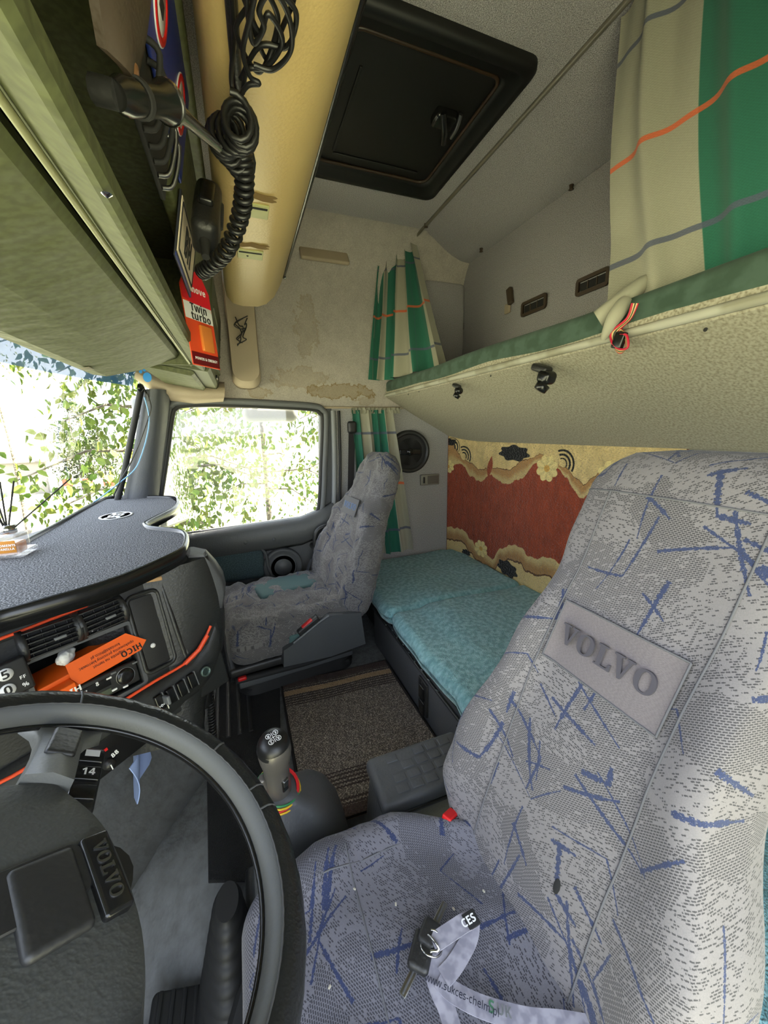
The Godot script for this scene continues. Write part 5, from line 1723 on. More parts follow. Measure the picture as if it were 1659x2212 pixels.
	for q in [[0.0, 0.14, 0.25], [0.08, 0.135, 0.24], [0.18, 0.125, 0.225], [0.235, 0.118, 0.215]]:
		rb.append(rrect(q[1], q[2], 0.025, 5).map(func(p): return Vector3(p.x, q[0], p.y)))
	part("body", loft(rb, true, true, true), mats["grey_dark"], ab)
	part("lid_gap", rbox(Vector3(0.112, 0.008, 0.21), 0.003), mats["cap_black"], ab, at(0, 0.2355, 0))
	var lid := part("lid", rbox(Vector3(0.122, 0.034, 0.222), 0.014, null, 1, 4), mats["grey_dark"], ab, at(0.0, 0.2565, 0.0))
	for i in 4:
		for j in 5:
			if (i * 7 + j * 3) % 5 == 4:
				continue
			part("embossed_tile", rbox(Vector3(0.018, 0.004, 0.026), 0.0015), mats["grey_dark"], lid, at(-0.036 + 0.024 * i, 0.0172, -0.062 + 0.032 * j + 0.004 * (i % 2)))
	# mats
	var bm := [[470, 1478], [604, 1462], [606, 1600], [560, 1700], [618, 1900], [450, 1905], [446, 1600]].map(func(p): return on_y(p[0], p[1], 0.186))
	var bpoly := bm.map(func(p): return Vector2(p.x - 1.5, -p.z))
	solo("floor_mat", plate(bpoly, 0.006, 0.002), mats["black_carpet"], "plain black floor mat on the engine tunnel below the dash", "floor mat", Transform3D(Basis(Vector3.RIGHT, -PI / 2), Vector3(1.5, 0.182, 0)))
	var q0 := [on_y(608, 1466, 0.192), on_y(838, 1430, 0.192), on_y(958, 1640, 0.192), on_y(705, 1745, 0.192)]
	q0[1].z = 0.492
	q0[2].z = 0.492
	q0[0] = Vector3(1.755, 0.192, 0.062)
	q0[3] = Vector3(1.16, 0.192, 0.062)
	q0[1].x = 1.74
	q0[2].x = 1.14
	var cp := thing("brown_carpet", "brown striped carpet piece on the tunnel between the seats", "carpet")
	part("pile", sheet(10, 14, func(u, v): return q0[0].lerp(q0[1], u).lerp(q0[3].lerp(q0[2], u), v) + Vector3(0, 0.002 * sin(u * 9.0 + v * 7.0), 0), Vector3(0, -0.008, 0)), mats["floor_carpet"], cp)
	part("binding", tube([q0[0], q0[1], q0[2], q0[3]].map(func(p): return p + Vector3(0, -0.002, 0)), 0.006, 6, true), paint("carpet_binding", Color(0.10, 0.075, 0.065), 0.95), cp)
	# tunnel floor ridges by the passenger seat
	for i in 4:
		struct("trim_%d" % (15 + i), tube([Vector3(1.55, 0.184, -0.16 + 0.035 * i), Vector3(2.2, 0.184, -0.18 + 0.035 * i)], 0.009, 6), mats["rubber"])

# ---------- overhead ----------
func along_x(prof: Array, xs: Array, closed := true, smooth := false) -> ArrayMesh:
	var rings := []
	for x in xs:
		rings.append(prof.map(func(p): return Vector3(x, p[1], p[0])))
	return loft(rings, closed, closed, smooth)

# a place on the leaning front of the shelf: x along it, v up from its foot, lift out of it
func face(x: float, v: float, lift: float) -> Transform3D:
	var upv := Vector3(0, 0.26, 0.055).normalized()
	var f := frame(Vector3(x, 1.36, -0.085) + upv * v, Vector3.RIGHT, upv)
	f.origin += f.basis.z * lift
	return f

func build_overhead() -> void:
	var s := thing("overhead_shelf", "long grey vinyl overhead shelf coloured olive for green bounce light above the windscreen with an open slot along its front", "shelf")
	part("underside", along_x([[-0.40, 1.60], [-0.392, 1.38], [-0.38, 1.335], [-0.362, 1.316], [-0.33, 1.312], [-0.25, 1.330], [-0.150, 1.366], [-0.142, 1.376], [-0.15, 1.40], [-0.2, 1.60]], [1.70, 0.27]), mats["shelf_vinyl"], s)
	part("groove", along_x([[-0.16, 1.42], [-0.16, 1.40], [-0.115, 1.385], [-0.115, 1.42]], [1.72, 0.27]), mats["black_gloss"], s)
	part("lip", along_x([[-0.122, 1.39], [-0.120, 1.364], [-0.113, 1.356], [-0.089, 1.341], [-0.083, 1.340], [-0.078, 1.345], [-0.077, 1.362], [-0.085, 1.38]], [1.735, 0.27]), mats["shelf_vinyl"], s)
	part("lip_edge", tube([Vector3(1.735, 1.3545, -0.1185), Vector3(0.27, 1.3545, -0.1185)], 0.0035, 6), paint("edge_pale", Color(0.50, 0.50, 0.36), 0.4), s)
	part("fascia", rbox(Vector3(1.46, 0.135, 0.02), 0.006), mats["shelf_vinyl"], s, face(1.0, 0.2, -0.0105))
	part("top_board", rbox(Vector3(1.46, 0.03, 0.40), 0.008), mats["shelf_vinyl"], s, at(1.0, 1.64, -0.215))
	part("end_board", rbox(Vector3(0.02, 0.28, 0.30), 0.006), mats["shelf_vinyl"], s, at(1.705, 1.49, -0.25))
	part("label_plate", rbox(Vector3(0.035, 0.002, 0.02), 0.0008), paint("plate_grey", Color(0.52, 0.50, 0.44), 0.6), s, Transform3D(Basis(Vector3.RIGHT, -0.22), on_pl(189, 797, Vector3(0, 1.309, -0.33), Vector3(0, 1, -0.22).normalized())))
	part("rivet", lathe([Vector2(0.004, 0), Vector2(0, -0.003)], 10), mats["chrome"], s, at(on_y(289, 417, 1.34).x, 1.336, -0.08))
	# end cabinet by the passenger pillar
	var c := thing("overhead_cabinet", "dark green cabinet at the passenger end of the overhead shelf with slotted face", "cabinet")
	part("body", along_x([[-0.30, 1.60], [-0.30, 1.40], [-0.28, 1.375], [-0.12, 1.345], [-0.075, 1.338], [-0.066, 1.35], [-0.045, 1.50], [-0.03, 1.62]], [2.285, 1.74]), mats["shelf_green_dark"], c)
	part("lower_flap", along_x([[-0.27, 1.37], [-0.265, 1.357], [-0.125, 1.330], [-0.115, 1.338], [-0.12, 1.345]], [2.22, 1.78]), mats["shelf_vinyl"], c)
	for i in 3:
		part("face_rib", rbox(Vector3(0.46, 0.010, 0.010), 0.004), mats["shelf_green_dark"], c, at(2.02, 1.40 + 0.07 * i, -0.058 + 0.008 * i))
	for p in [[455, 772], [466, 822]]:
		var q := on_z(p[0], p[1], -0.066)
		part("slot", rbox(Vector3(0.07, 0.012, 0.006), 0.002), mats["black_gloss"], c, at(clampf(q.x, 1.8, 2.2), clampf(q.y, 1.36, 1.46), -0.060))
	# beige box hanging from the roof
	var b := thing("beige_roof_box", "smooth beige roof storage box hanging above the shelf", "storage box")
	var prof := [[0.0, 2.02], [-0.004, 1.62], [0.004, 1.575], [0.022, 1.556], [0.05, 1.551], [0.095, 1.553], [0.122, 1.563], [0.150, 1.588], [0.175, 1.63], [0.196, 1.70], [0.205, 1.80], [0.21, 2.02]]
	var rings := []
	for q in [[1.812, 0.95], [1.811, 0.975], [1.805, 0.99], [1.797, 1.0], [1.3, 1.0], [0.8, 1.0], [0.27, 1.0]]:
		rings.append(prof.map(func(p): return Vector3(q[0], 1.8 + (p[1] - 1.8) * q[1], 0.1 + (p[0] - 0.1) * q[1])))
	part("shell", loft(rings, true, true, true), mats["beige_plastic"], b)
	part("edge_strip", tube([Vector3(1.82, 1.660, 0.187), Vector3(1.0, 1.660, 0.187), Vector3(0.27, 1.660, 0.187)], 0.007, 6), mats["black_gloss"], b)
	part("strip_end", rbox(Vector3(0.012, 0.02, 0.012), 0.003), mats["chrome"], b, at(1.822, 1.664, 0.19))
	for p in [[563, 456, 0.10], [552, 550, 0.09]]:
		var q := on_y(p[0], p[1], 1.552)
		var sl := part("recess_slot", rbox(Vector3(0.045, 0.003, 0.055), 0.001), paint("slot_pale", Color(0.66, 0.66, 0.42), 0.5), b, at(q.x, 1.551, 0.062))
		part("slot_hole", rbox(Vector3(0.006, 0.003, 0.05), 0.001), mats["black_matt"], sl, at(-0.012, -0.001, 0))
		part("screw_hole", lathe([Vector2(0.003, 0), Vector2(0, -0.002)], 8), mats["black_matt"], sl, at(0.006, -0.0015, -0.006))
		part("glue_mark", sheet(8, 4, func(u, v): return Vector3(-0.055 + 0.018 * u + 0.004 * sin(v * 9.0), -0.0002, -0.03 + 0.065 * v + 0.004 * sin(u * 11.0)), Vector3(0, -0.0007, 0)), mats["glue_residue"], sl)
	# duct at the side wall behind the box end
	var dk := thing("cable_duct", "beige rounded duct on the side wall at the end of the roof box", "duct")
	part("shell", loft([[2.31, 1.0], [2.22, 1.0], [2.19, 0.9]].map(func(q): return rrect(0.12 * q[1], 0.46 * q[1], 0.045, 5).map(func(p): return Vector3(q[0], 1.575 + p.y, 0.052 + p.x))), true, true, true), mats["trim_beige"], dk)

	# ---- things on the shelf front ----
	# sign with two round red bordered emblems
	var sg := thing("route_sign", "blue sign with red ringed white discs on the shelf front", "sign")
	sg.transform = face(0.965, 0.218, 0.004)
	var blue := paint("sign_blue", Color(0.13, 0.20, 0.50), 0.4)
	part("panel", rbox(Vector3(0.30, 0.115, 0.004), 0.0015), blue, sg)
	for q in [[-0.045, 0.0], [0.09, 0.005], [-0.12, 0.0]]:
		var dd := part("emblem_disc", lathe([Vector2(0.031, 0), Vector2(0.031, 0.0012), Vector2(0, 0.0013)], 32), mats["white_plastic"], sg, Transform3D(Basis(Vector3.RIGHT, PI / 2), Vector3(q[0], q[1], 0.002)))
		part("red_ring", lathe([Vector2(0.030, 0.0012), Vector2(0.0295, 0.0022), Vector2(0.0235, 0.0022), Vector2(0.023, 0.0012)], 32), mats["red_plastic"], dd)
		part("dark_mark", rbox(Vector3(0.016, 0.001, 0.012), 0.0004), mats["black_matt"], dd, at(0, 0.002, 0.002))
	# dark rack with metal clips
	var ch := thing("clip_rack", "dark rack of metal clips below the blue sign hanging at the shelf front", "rack")
	ch.transform = face(0.93, 0.115, 0.004)
	part("plate", rbox(Vector3(0.17, 0.06, 0.006), 0.002), mats["black_matt"], ch)
	for i in 6:
		part("clip", tube(curve([Vector3(-0.07 + 0.024 * i, 0.025, 0.004), Vector3(-0.066 + 0.024 * i, 0.02, 0.018), Vector3(-0.062 + 0.024 * i, -0.02, 0.015), Vector3(-0.066 + 0.024 * i, -0.03, 0.004)], 4), 0.0028, 6), mats["black_matt"] if i < 4 else mats["steel"], ch)
	# lettered plate
	var pl := thing("lettered_plate", "white plate with black block letters on the shelf front", "sign")
	pl.transform = face(1.225, 0.112, 0.003)
	part("panel", rbox(Vector3(0.20, 0.095, 0.003), 0.001), paint("plate_dark", Color(0.14, 0.15, 0.19), 0.5), pl)
	part("white_field", rbox(Vector3(0.185, 0.080, 0.002), 0.0008), paint("plate_white", Color(0.86, 0.80, 0.70), 0.6), pl, at(0, 0.003, 0.002))
	part("black_border", rim_mesh(rrect(0.172, 0.068, 0.004, 3), 0.004, 0.001), mats["black_matt"], pl, at(0, 0.003, 0.003))
	words("BH", 0.060, mats["black_matt"], pl, at(0, 0.003, 0.0035), 0.001)
	part("blue_stripe", rbox(Vector3(0.20, 0.006, 0.002), 0.0008), blue, pl, at(0, -0.044, 0.0015))
	# air freshener card hanging from the handset hook
	var ac := on_x(430, 690, 1.38)
	var af := thing("air_freshener", "red and orange air freshener pack marked Twin Turbo hanging from the shelf", "air freshener")
	af.transform = frame(ac, Vector3(0.80, 0.0, 0.60), Vector3(0.05, 1, -0.04))
	part("card", plate([Vector2(-0.042, 0.06), Vector2(-0.015, 0.105), Vector2(0.02, 0.10), Vector2(0.042, 0.06), Vector2(0.042, -0.10), Vector2(-0.042, -0.10)], 0.0015), mats["orange_trim"], af)
	part("red_header", plate([Vector2(-0.041, 0.06), Vector2(-0.015, 0.104), Vector2(0.02, 0.099), Vector2(0.041, 0.06), Vector2(0.041, 0.020), Vector2(-0.041, 0.034)], 0.001), paint("card_red", Color(0.85, 0.10, 0.16), 0.4), af, at(0, 0, 0.0015))
	part("white_band", rbox(Vector3(0.082, 0.034, 0.001), 0.0004), mats["white_plastic"], af, at(0, 0.012, 0.002))
	words("Twin", 0.022, mats["black_matt"], af, at(0.0, 0.020, 0.003), 0.0004)
	words("turbo", 0.022, mats["black_matt"], af, at(0.004, 0.003, 0.003), 0.0004)
	words("Vinove", 0.018, mats["white_print"], af, at(0.0, 0.058, 0.003), 0.0004)
	part("blister", rbox(Vector3(0.035, 0.055, 0.008), 0.003), paint("card_amber", Color(0.85, 0.50, 0.22), 0.2), af, at(0.010, -0.040, 0.004))
	part("foot_strip", rbox(Vector3(0.082, 0.026, 0.0012), 0.0004), paint("card_wine", Color(0.40, 0.03, 0.07), 0.4), af, at(0, -0.085, 0.002))
	words("POWER & ENERGY", 0.008, mats["white_print"], af, at(0.0, -0.085, 0.003), 0.0003)
	part("loop", tube(curve([Vector3(0, 0.10, 0.001), Vector3(0.004, 0.13, 0.0), Vector3(0.0, 0.16, -0.003)], 4), 0.0014, 5), paint("pink_thread", Color(0.75, 0.15, 0.35), 0.6), af)
	# brown flap hanging over the shelf front
	var bf := thing("brown_flap", "dark brown leather flap hanging over the shelf front", "flap")
	bf.transform = face(0.785, 0.262, 0.012)
	part("leather", sheet(14, 12, func(u, v):
		var w := 0.085 * sqrt(maxf(0.03, 1.0 - pow(v, 3.0)))
		return Vector3((u - 0.5) * 2.0 * w, -0.205 * v, 0.012 * sin(u * PI)), Vector3(0, 0, -0.006)), paint("brown_leather", Color(0.25, 0.21, 0.17), 0.55, {"normal": mats["leather"].normal_texture, "nscale": 0.4, "scale": 10.0}), bf)
	part("stud", lathe([Vector2(0.007, 0), Vector2(0.005, 0.003), Vector2(0, 0.004)], 12), paint("stud_copper", Color(0.62, 0.45, 0.32), 0.3, {"metal": 0.7}), bf, Transform3D(Basis(Vector3.RIGHT, PI / 2), Vector3(0.008, -0.196, 0.010)))
	# lamp on a stem
	var l0 := on_x(266, 208, 0.78)
	var l1 := on_x(362, 222, 0.82)
	var l2 := on_x(372, 230, 0.83)
	var l3 := on_x(472, 318, 0.92)
	var rl := thing("plug_lamp", "black cylindrical plug lamp with metal stem on the shelf front", "lamp")
	var ax := (l1 - l0)
	part("barrel", tube([l0 - ax * 0.15, l0, l0 + ax * 0.3, l0 + ax * 0.75, l1], 0.02, 20, false, [0.0085, 0.0115, 0.011, 0.0105, 0.0145]), mats["black_gloss"], rl)
	part("front_ring", tube([l1 - ax * 0.03, l1 + ax * 0.03], 0.0149, 20), mats["chrome"], rl)
	part("collar", tube([l0 + ax * 0.28, l0 + ax * 0.36], 0.0125, 20), mats["black_matt"], rl)
	part("stem", tube([l2, l2.lerp(l3, 0.3), l3], 0.007, 10, false, [0.008, 0.006, 0.0045]), mats["chrome"], rl)
	part("mount", tube([l0 - ax * 0.1, Vector3(l0.x, l0.y, -0.075)], 0.009, 10), mats["black_plastic"], rl)
	# coiled cord: bundle at the top, then hanging coil to the handset
	var cc := thing("coiled_cord", "thick black coiled cord hanging from the shelf to the radio handset", "cord")
	var path := curve([[508, 290, 0.97], [524, 340, 0.98], [528, 400, 1.00], [518, 470, 1.04], [490, 540, 1.09], [455, 575, 1.14], [436, 588, 1.17]].map(func(p): return on_x(p[0], p[1], p[2])), 60)
	var hel := []
	for i in path.size():
		var t := ((path[mini(i + 1, path.size() - 1)] - path[maxi(i - 1, 0)]) as Vector3).normalized()
		var nn := t.cross(Vector3.RIGHT).normalized()
		var bb := t.cross(nn)
		var a := TAU * i / 14.0
		hel.append(path[i] + (nn * cos(a) + bb * sin(a)) * 0.0095)
	part("coil", tube(hel, 0.0036, 7), mats["cord_black"], cc)
	var bun := []
	var c0 := on_x(502, 298, 0.955)
	for i in 150:
		var a := TAU * i / 15.0
		var rr := 0.020 + 0.003 * sin(i * 0.37)
		bun.append(c0 + Vector3((i - 75) * 0.0005, cos(a) * rr, sin(a) * rr * 0.8 + 0.01 * sin(i * 0.05)))
	part("coil_bundle", tube(bun, 0.0036, 7), mats["cord_black"], cc)
	# handset
	var h0 := on_x(462, 478, 1.16)
	var hs := thing("radio_handset", "black radio handset hung on the shelf front beside the coiled cord", "handset", h0 + Vector3(0, 0, -0.01))
	hs.basis = Basis(Vector3.RIGHT, 0.15) * Basis(Vector3(0, 0, 1), -0.6)
	part("body", rbox(Vector3(0.065, 0.11, 0.04), 0.014, func(p: Vector3): return Vector3(p.x * (1.0 + p.y * 2.5), p.y, p.z), 3, 4), mats["black_plastic"], hs)
	part("push_key", rbox(Vector3(0.012, 0.05, 0.022), 0.004), mats["black_gloss"], hs, at(-0.036, 0.008, 0))
	part("grille", lathe([Vector2(0.02, 0), Vector2(0.018, 0.003), Vector2(0, 0.003)], 20), mats["black_matt"], hs, Transform3D(Basis(Vector3.RIGHT, PI / 2), Vector3(0, 0.02, 0.02)))
	part("strain_relief", tube([Vector3(0, -0.05, 0), Vector3(0.004, -0.085, 0.004)], 0.008, 8, false, [0.009, 0.006]), mats["black_matt"], hs)
	# cable loops hanging under the roof box
	var lp := [
		[[500, -20], [505, 90], [500, 180], [520, 260]],
		[[545, -20], [548, 60], [580, 130], [610, 60], [635, -10], [600, -30]],
		[[575, -20], [600, 40], [585, 110], [560, 155], [530, 120], [510, 60], [540, 10]],
		[[600, -20], [640, 30], [620, 100], [560, 100], [520, 170]],
		[[520, -20], [560, 70], [580, 30], [610, 90], [575, 145], [535, 150], [525, 200]],
		[[530, -30], [545, 90], [570, 60], [560, 20], [590, -20], [625, 40], [628, 110], [590, 150], [548, 140]],
		[[555, -30], [540, 40], [525, 110], [540, 165], [560, 180], [535, 185], [520, 215], [535, 260], [528, 300]]]
	for i in lp.size():
		var pts: Array = lp[i].map(func(p): return on_y(p[0], p[1], 1.535 - 0.004 * i))
		solo("hanging_cable", tube(curve(pts, 8), 0.0025, 6), mats["cord_black"], ["straight black cable running down the beige roof box to the coil", "black cable loop hanging widest below the beige roof box", "black cable loop crossing the others below the roof box", "black cable looping over to the coil bundle", "black cable knotted low below the beige roof box", "black cable drooping in a long double bend below the roof box", "black cable ending beside the coil bundle below the roof box"][i], "cable", Transform3D(), "loose cables below the roof box")
	solo("cable_conduit", tube([on_y(497, -30, 1.545), on_y(510, 150, 1.545), on_y(515, 235, 1.545)], 0.006, 8), mats["black_plastic"], "straight black cable conduit along the beige roof box", "conduit")
	var cb := thing("wire_tangle", "tangle of thin black wires hanging beside the duct on the side wall", "wires")
	var rng := RandomNumberGenerator.new()
	rng.seed = 21
	for i in 4:
		var pts := []
		for k in 7:
			pts.append(on_x(505 + rng.randf() * 30.0, 680 + k * 9.0 + rng.randf() * 14.0, 2.12 + 0.02 * rng.randf()))
		part("wire", tube(curve(pts, 6), 0.0022, 5), mats["cord_black"], cb)

# ---------- curtains ----------
func drape(top: Array, bot: Array, folds: float, amp: float, ph: float, uvs: Vector2, pinch := 0.35, nu := 90, nv := 30) -> ArrayMesh:
	var tp := curve(top, 12)
	var bp := curve(bot, 12)
	var pick := func(a: Array, u: float) -> Vector3:
		var x := u * (a.size() - 1)
		var i := mini(int(x), a.size() - 2)
		return (a[i] as Vector3).lerp(a[i + 1], x - i)
	var f := func(u: float, v: float) -> Vector3:
		var a: Vector3 = pick.call(tp, u)
		var b: Vector3 = pick.call(bp, u)
		var p := a.lerp(b, v)
		var ta: Vector3 = pick.call(tp, minf(1.0, u + 0.02)) - pick.call(tp, maxf(0.0, u - 0.02))
		var tb: Vector3 = pick.call(bp, minf(1.0, u + 0.02)) - pick.call(bp, maxf(0.0, u - 0.02))
		var t := ta.lerp(tb, v).normalized()
		var n := t.cross(Vector3.UP).normalized()
		var w := TAU * folds * (u + 0.02 * sin(v * 3.0 + u * 9.0)) + ph
		var am := amp * lerpf(pinch, 1.0, v)
		return p + n * am * (sin(w) + 0.35 * sin(w * 2.3 + 1.0 + v * 2.0)) + t * am * 0.5 * cos(w * 1.0)
	return sheet(nu, nv, f, Vector3(0.0012, 0, 0.0016), uvs)

func build_curtains() -> void:
	var a := thing("bunk_curtain", "green and greige checked curtain gathered at the passenger end of the upper bunk", "curtain")
	part("cloth", drape([Vector3(2.285, 1.985, 0.70), Vector3(2.28, 2.00, 0.76), Vector3(2.25, 2.012, 0.82), Vector3(2.20, 2.018, 0.85)], [Vector3(2.285, 1.40, 0.655), Vector3(2.20, 1.392, 0.69), Vector3(2.03, 1.40, 0.76), Vector3(1.86, 1.405, 0.845)], 4.5, 0.026, 0.6, Vector2(3.0, 1.0), 0.6), mats["curtain"], a)
	part("header_tape", tube([Vector3(2.285, 1.99, 0.70), Vector3(2.25, 2.012, 0.82), Vector3(2.20, 2.018, 0.85)], 0.006, 6), mats["trim_beige"], a)
	for i in 5:
		part("glider", rbox(Vector3(0.008, 0.016, 0.010), 0.003), mats["white_plastic"], a, at(2.21 + 0.012 * i, 2.017 - 0.003 * i, 0.848 - 0.02 * i))
	var b := thing("drawn_curtain", "large green and greige curtain drawn over the driver's end of the upper bunk", "curtain")
	var corner := on_z(1300, 692, 0.722) - Vector3(1.075, 1.41, 0.80)
	part("cloth", sheet(130, 44, func(u, v):
		var p := Vector3(lerpf(1.165, 0.45, u), 2.015, 0.845).lerp(Vector3(lerpf(1.06, 0.42, pow(u, 0.9)), 1.396, 0.80), v)
		var w = TAU * 5.2 * (u + 0.015 * sin(v * 3.0 + u * 8.0)) + 0.6
		var am = 0.013 * (0.7 + 0.5 * sin(u * 5.0 + 1.0)) * (1.0 - 0.3 * v)
		p += Vector3(0.35 * cos(w), 0, sin(w) + 0.4 * sin(w * 2.1 + v * 2.5)) * am
		p.x += 0.022 * sin(v * PI) * (1.0 - u)
		p.y += 0.010 * sin(u * 17.0) * smoothstep(0.85, 1.0, v)
		return p + corner * pow(1.0 - u, 7.0) * smoothstep(0.72, 1.0, v), Vector3(0.0012, 0, 0.0016), Vector2(0.82, 1.0)), mats["curtain_wide"], b)
	# rolled corner of the curtain trailing over the bunk edge
	var r0 := on_z(1398, 600, 0.775)
	var r1 := on_z(1350, 648, 0.742)
	var r2 := on_z(1292, 690, 0.716)
	part("rolled_corner", tube(curve([r0, r1, r2], 5), 0.02, 12, false, [0.008, 0.012, 0.015, 0.017, 0.019, 0.020, 0.021, 0.020, 0.020, 0.019, 0.018]), mats["curtain_greige"], b)
	part("trailing_tip", tube(curve([r1 + Vector3(-0.012, -0.006, -0.012), on_z(1325, 690, 0.706), on_z(1303, 733, 0.706)], 5), 0.015, 10, false, [0.012, 0.014, 0.015, 0.015, 0.015, 0.014, 0.013, 0.011, 0.009, 0.007, 0.005]), mats["curtain_greige"], b)
	var c := thing("door_curtain", "narrow green checked curtain tied beside the passenger seat at the rear pillar", "curtain")
	part("cloth", drape([Vector3(2.275, 1.252, 0.535), Vector3(2.265, 1.252, 0.60), Vector3(2.262, 1.252, 0.68), Vector3(2.268, 1.252, 0.76)], [Vector3(2.26, 0.49, 0.56), Vector3(2.24, 0.488, 0.64), Vector3(2.235, 0.488, 0.74), Vector3(2.25, 0.49, 0.86)], 5.5, 0.014, 0.2, Vector2(2.0, 1.0), 0.7), mats["curtain"], c)
	part("gathered_header", drape([Vector3(2.275, 1.264, 0.535), Vector3(2.27, 1.264, 0.65), Vector3(2.272, 1.264, 0.80)], [Vector3(2.275, 1.235, 0.535), Vector3(2.262, 1.235, 0.65), Vector3(2.27, 1.235, 0.80)], 13.0, 0.008, 0.0, Vector2(2.0, 0.1), 1.0, 120, 4), mats["curtain_greige"], c)

# ---------- small things ----------
func build_small_things() -> void:
	# round loudspeaker on the side wall
	var into := Basis(Vector3(0, 0, -1), Vector3(-1, 0, 0), Vector3(0, 1, 0))
	var sp := on_x(886, 976, 2.27)
	var ls := thing("wall_speaker", "round black loudspeaker on the side wall above the mattress", "loudspeaker", Vector3(2.298, sp.y, sp.z))
	ls.basis = Basis(Vector3(0, 1, 0), -0.12) * into * Basis.from_scale(Vector3.ONE * 1.1)
	part("ring", lathe([Vector2(0.105, 0), Vector2(0.104, 0.026), Vector2(0.098, 0.036), Vector2(0.088, 0.036), Vector2(0.083, 0.026)], 40), mats["black_plastic"], ls)
	part("cone", lathe([Vector2(0.084, 0.026), Vector2(0.07, 0.030), Vector2(0.062, 0.022), Vector2(0.022, 0.008), Vector2(0.0, 0.008)], 40), mats["black_matt"], ls)
	var br := part("tweeter_bridge", rbox(Vector3(0.11, 0.012, 0.028), 0.005, null, 1, 3), mats["black_gloss"], ls, at(0, 0.030, 0))
	part("tweeter", lathe([Vector2(0.018, 0.0), Vector2(0.014, 0.006), Vector2(0.0, 0.009)], 20), mats["black_gloss"], br, at(0, 0.005, 0))
	# light switch boxes
	for k in 2:
		var q := on_x([929, 1003][k], [1036, 706][k], 2.285)
		var sw := thing("wall_switch", ["grey wall switch box low on the side wall under the round speaker", "grey wall switch box in the upper bunk beside the curtain"][k], "switch", Vector3(2.298, q.y, minf(q.z, 1.13)), "wall switch boxes")
		sw.basis = into
		var wd := 0.115 if k == 0 else 0.12
		part("case", rbox(Vector3(wd, 0.02, 0.06), 0.005, null, 1, 3), mats["switch_grey"], sw, at(0, 0.008, 0))
		part("inset", rbox(Vector3(wd * 0.6, 0.006, 0.045), 0.002), mats["switch_dark"], sw, at(-wd * 0.14 if k == 0 else wd * 0.14, 0.018, 0))
		part("rocker", rbox(Vector3(0.010, 0.01, 0.035), 0.003), mats["black_gloss"], sw, at(wd * 0.36 if k == 0 else -wd * 0.36, 0.018, 0))
	# rear wall of the upper bunk: moulded bulge, two vents and a reading light slot
	struct("trim_20", rbox(Vector3(0.06, 0.42, 0.24), 0.028, null, 1, 5), mats["headliner"], at(2.295, 1.68, 1.06))
	for k in 2:
		var q := on_z([1154, 1281][k], [660, 610][k], 1.172)
		var v := thing("bunk_vent", ["short brown air vent in the rear wall beside the reading light", "longer brown air vent in the rear wall near the drawn curtain"][k], "vent", Vector3(q.x, q.y, 1.172), "vents in the upper bunk wall")
		var w := 0.13 if k == 0 else 0.12
		part("frame", rim_mesh(rrect(w, 0.045, 0.006, 3), 0.012, 0.008), mats["vent_brown"], v, Transform3D(Basis(Vector3.UP, PI), Vector3.ZERO))
		part("slot", rbox(Vector3(w * 0.85, 0.025, 0.004), 0.001), mats["black_matt"], v, at(0, 0, 0.0))
		for i in 2:
			part("rib", rbox(Vector3(0.004, 0.026, 0.006), 0.001), mats["vent_brown"], v, at((i - 0.5) * w * 0.3, 0, -0.002))
	var rq := on_z(1105, 640, 1.172)
	var rd := thing("reading_light", "small brown reading light clip on the rear wall of the upper bunk", "lamp", rq)
	part("clip", rbox(Vector3(0.028, 0.07, 0.02), 0.006, null, 1, 3), mats["vent_brown"], rd, Transform3D(Basis(Vector3(0, 0, 1), -0.25), Vector3(0, 0, -0.008)))
	part("foot", rbox(Vector3(0.035, 0.04, 0.012), 0.005), mats["trim_beige"], rd, at(0.018, -0.045, -0.004))
	for p in [[920, 500], [1040, 522], [1236, 378]]:
		var q := on_y(p[0], p[1], 2.0)
		solo("ceiling_hook", lathe([Vector2(0.008, 0.0), Vector2(0.006, -0.010), Vector2(0.009, -0.014), Vector2(0, -0.016)], 12), mats["vent_brown"], ["brown hook in the ceiling beside the curtain rail end", "brown hook in the ceiling above the bunk switch", "brown hook in the bunk ceiling near the drawn curtain"][[920, 1040, 1236].find(p[0])], "hook", at(q.x, 2.03 - 0.06 * smoothstep(0.85, 1.17, q.z), q.z), "hooks in the bunk ceiling")
	# bundle of wires at the bunk edge
	var wi := thing("wire_bundle", "bundle of red and pale wires with a black connector hanging over the bunk edge", "wires")
	var cols := [paint("wire_red", Color(0.75, 0.10, 0.22), 0.5), paint("wire_cream", Color(0.82, 0.74, 0.50), 0.5), mats["cord_black"], mats["wire_cream"], mats["wire_red"]]
	for i in 5:
		var pts := [[1378 - i * 3, 655], [1362 - i * 2, 688], [1338 - i * 4, 712 + i], [1326 - i, 740], [1338, 762 - i * 2], [1352 + i, 750], [1350 + i, 725], [1340, 710 + i * 3]].map(func(p): return on_z(p[0], p[1], 0.716 - 0.002 * i))
		part("wire", tube(curve(pts, 6), 0.0022, 6), cols[i], wi)
	part("connector", rbox(Vector3(0.022, 0.03, 0.012), 0.003), mats["black_gloss"], wi, Transform3D(Basis(Vector3(0, 0, 1), 0.3), on_z(1338, 735, 0.712)))
	# suction hook on the windscreen and the wires down the pillar
	var su := on_x(303, 838, 2.19)
	var sh := thing("suction_hook", "black suction hook near the top of the windscreen pillar", "hook", su)
	part("cup", lathe([Vector2(0.018, 0), Vector2(0.015, 0.008), Vector2(0.006, 0.012), Vector2(0, 0.018)], 20), mats["black_gloss"], sh, Transform3D(Basis(Vector3.RIGHT, PI / 2) * Basis(Vector3(0, 0, 1), 0.4), Vector3.ZERO))
	part("stem", tube([Vector3(0, 0, 0.01), Vector3(0.01, -0.03, 0.02), Vector3(0.02, -0.05, 0.02)], 0.004, 6), mats["black_gloss"], sh)
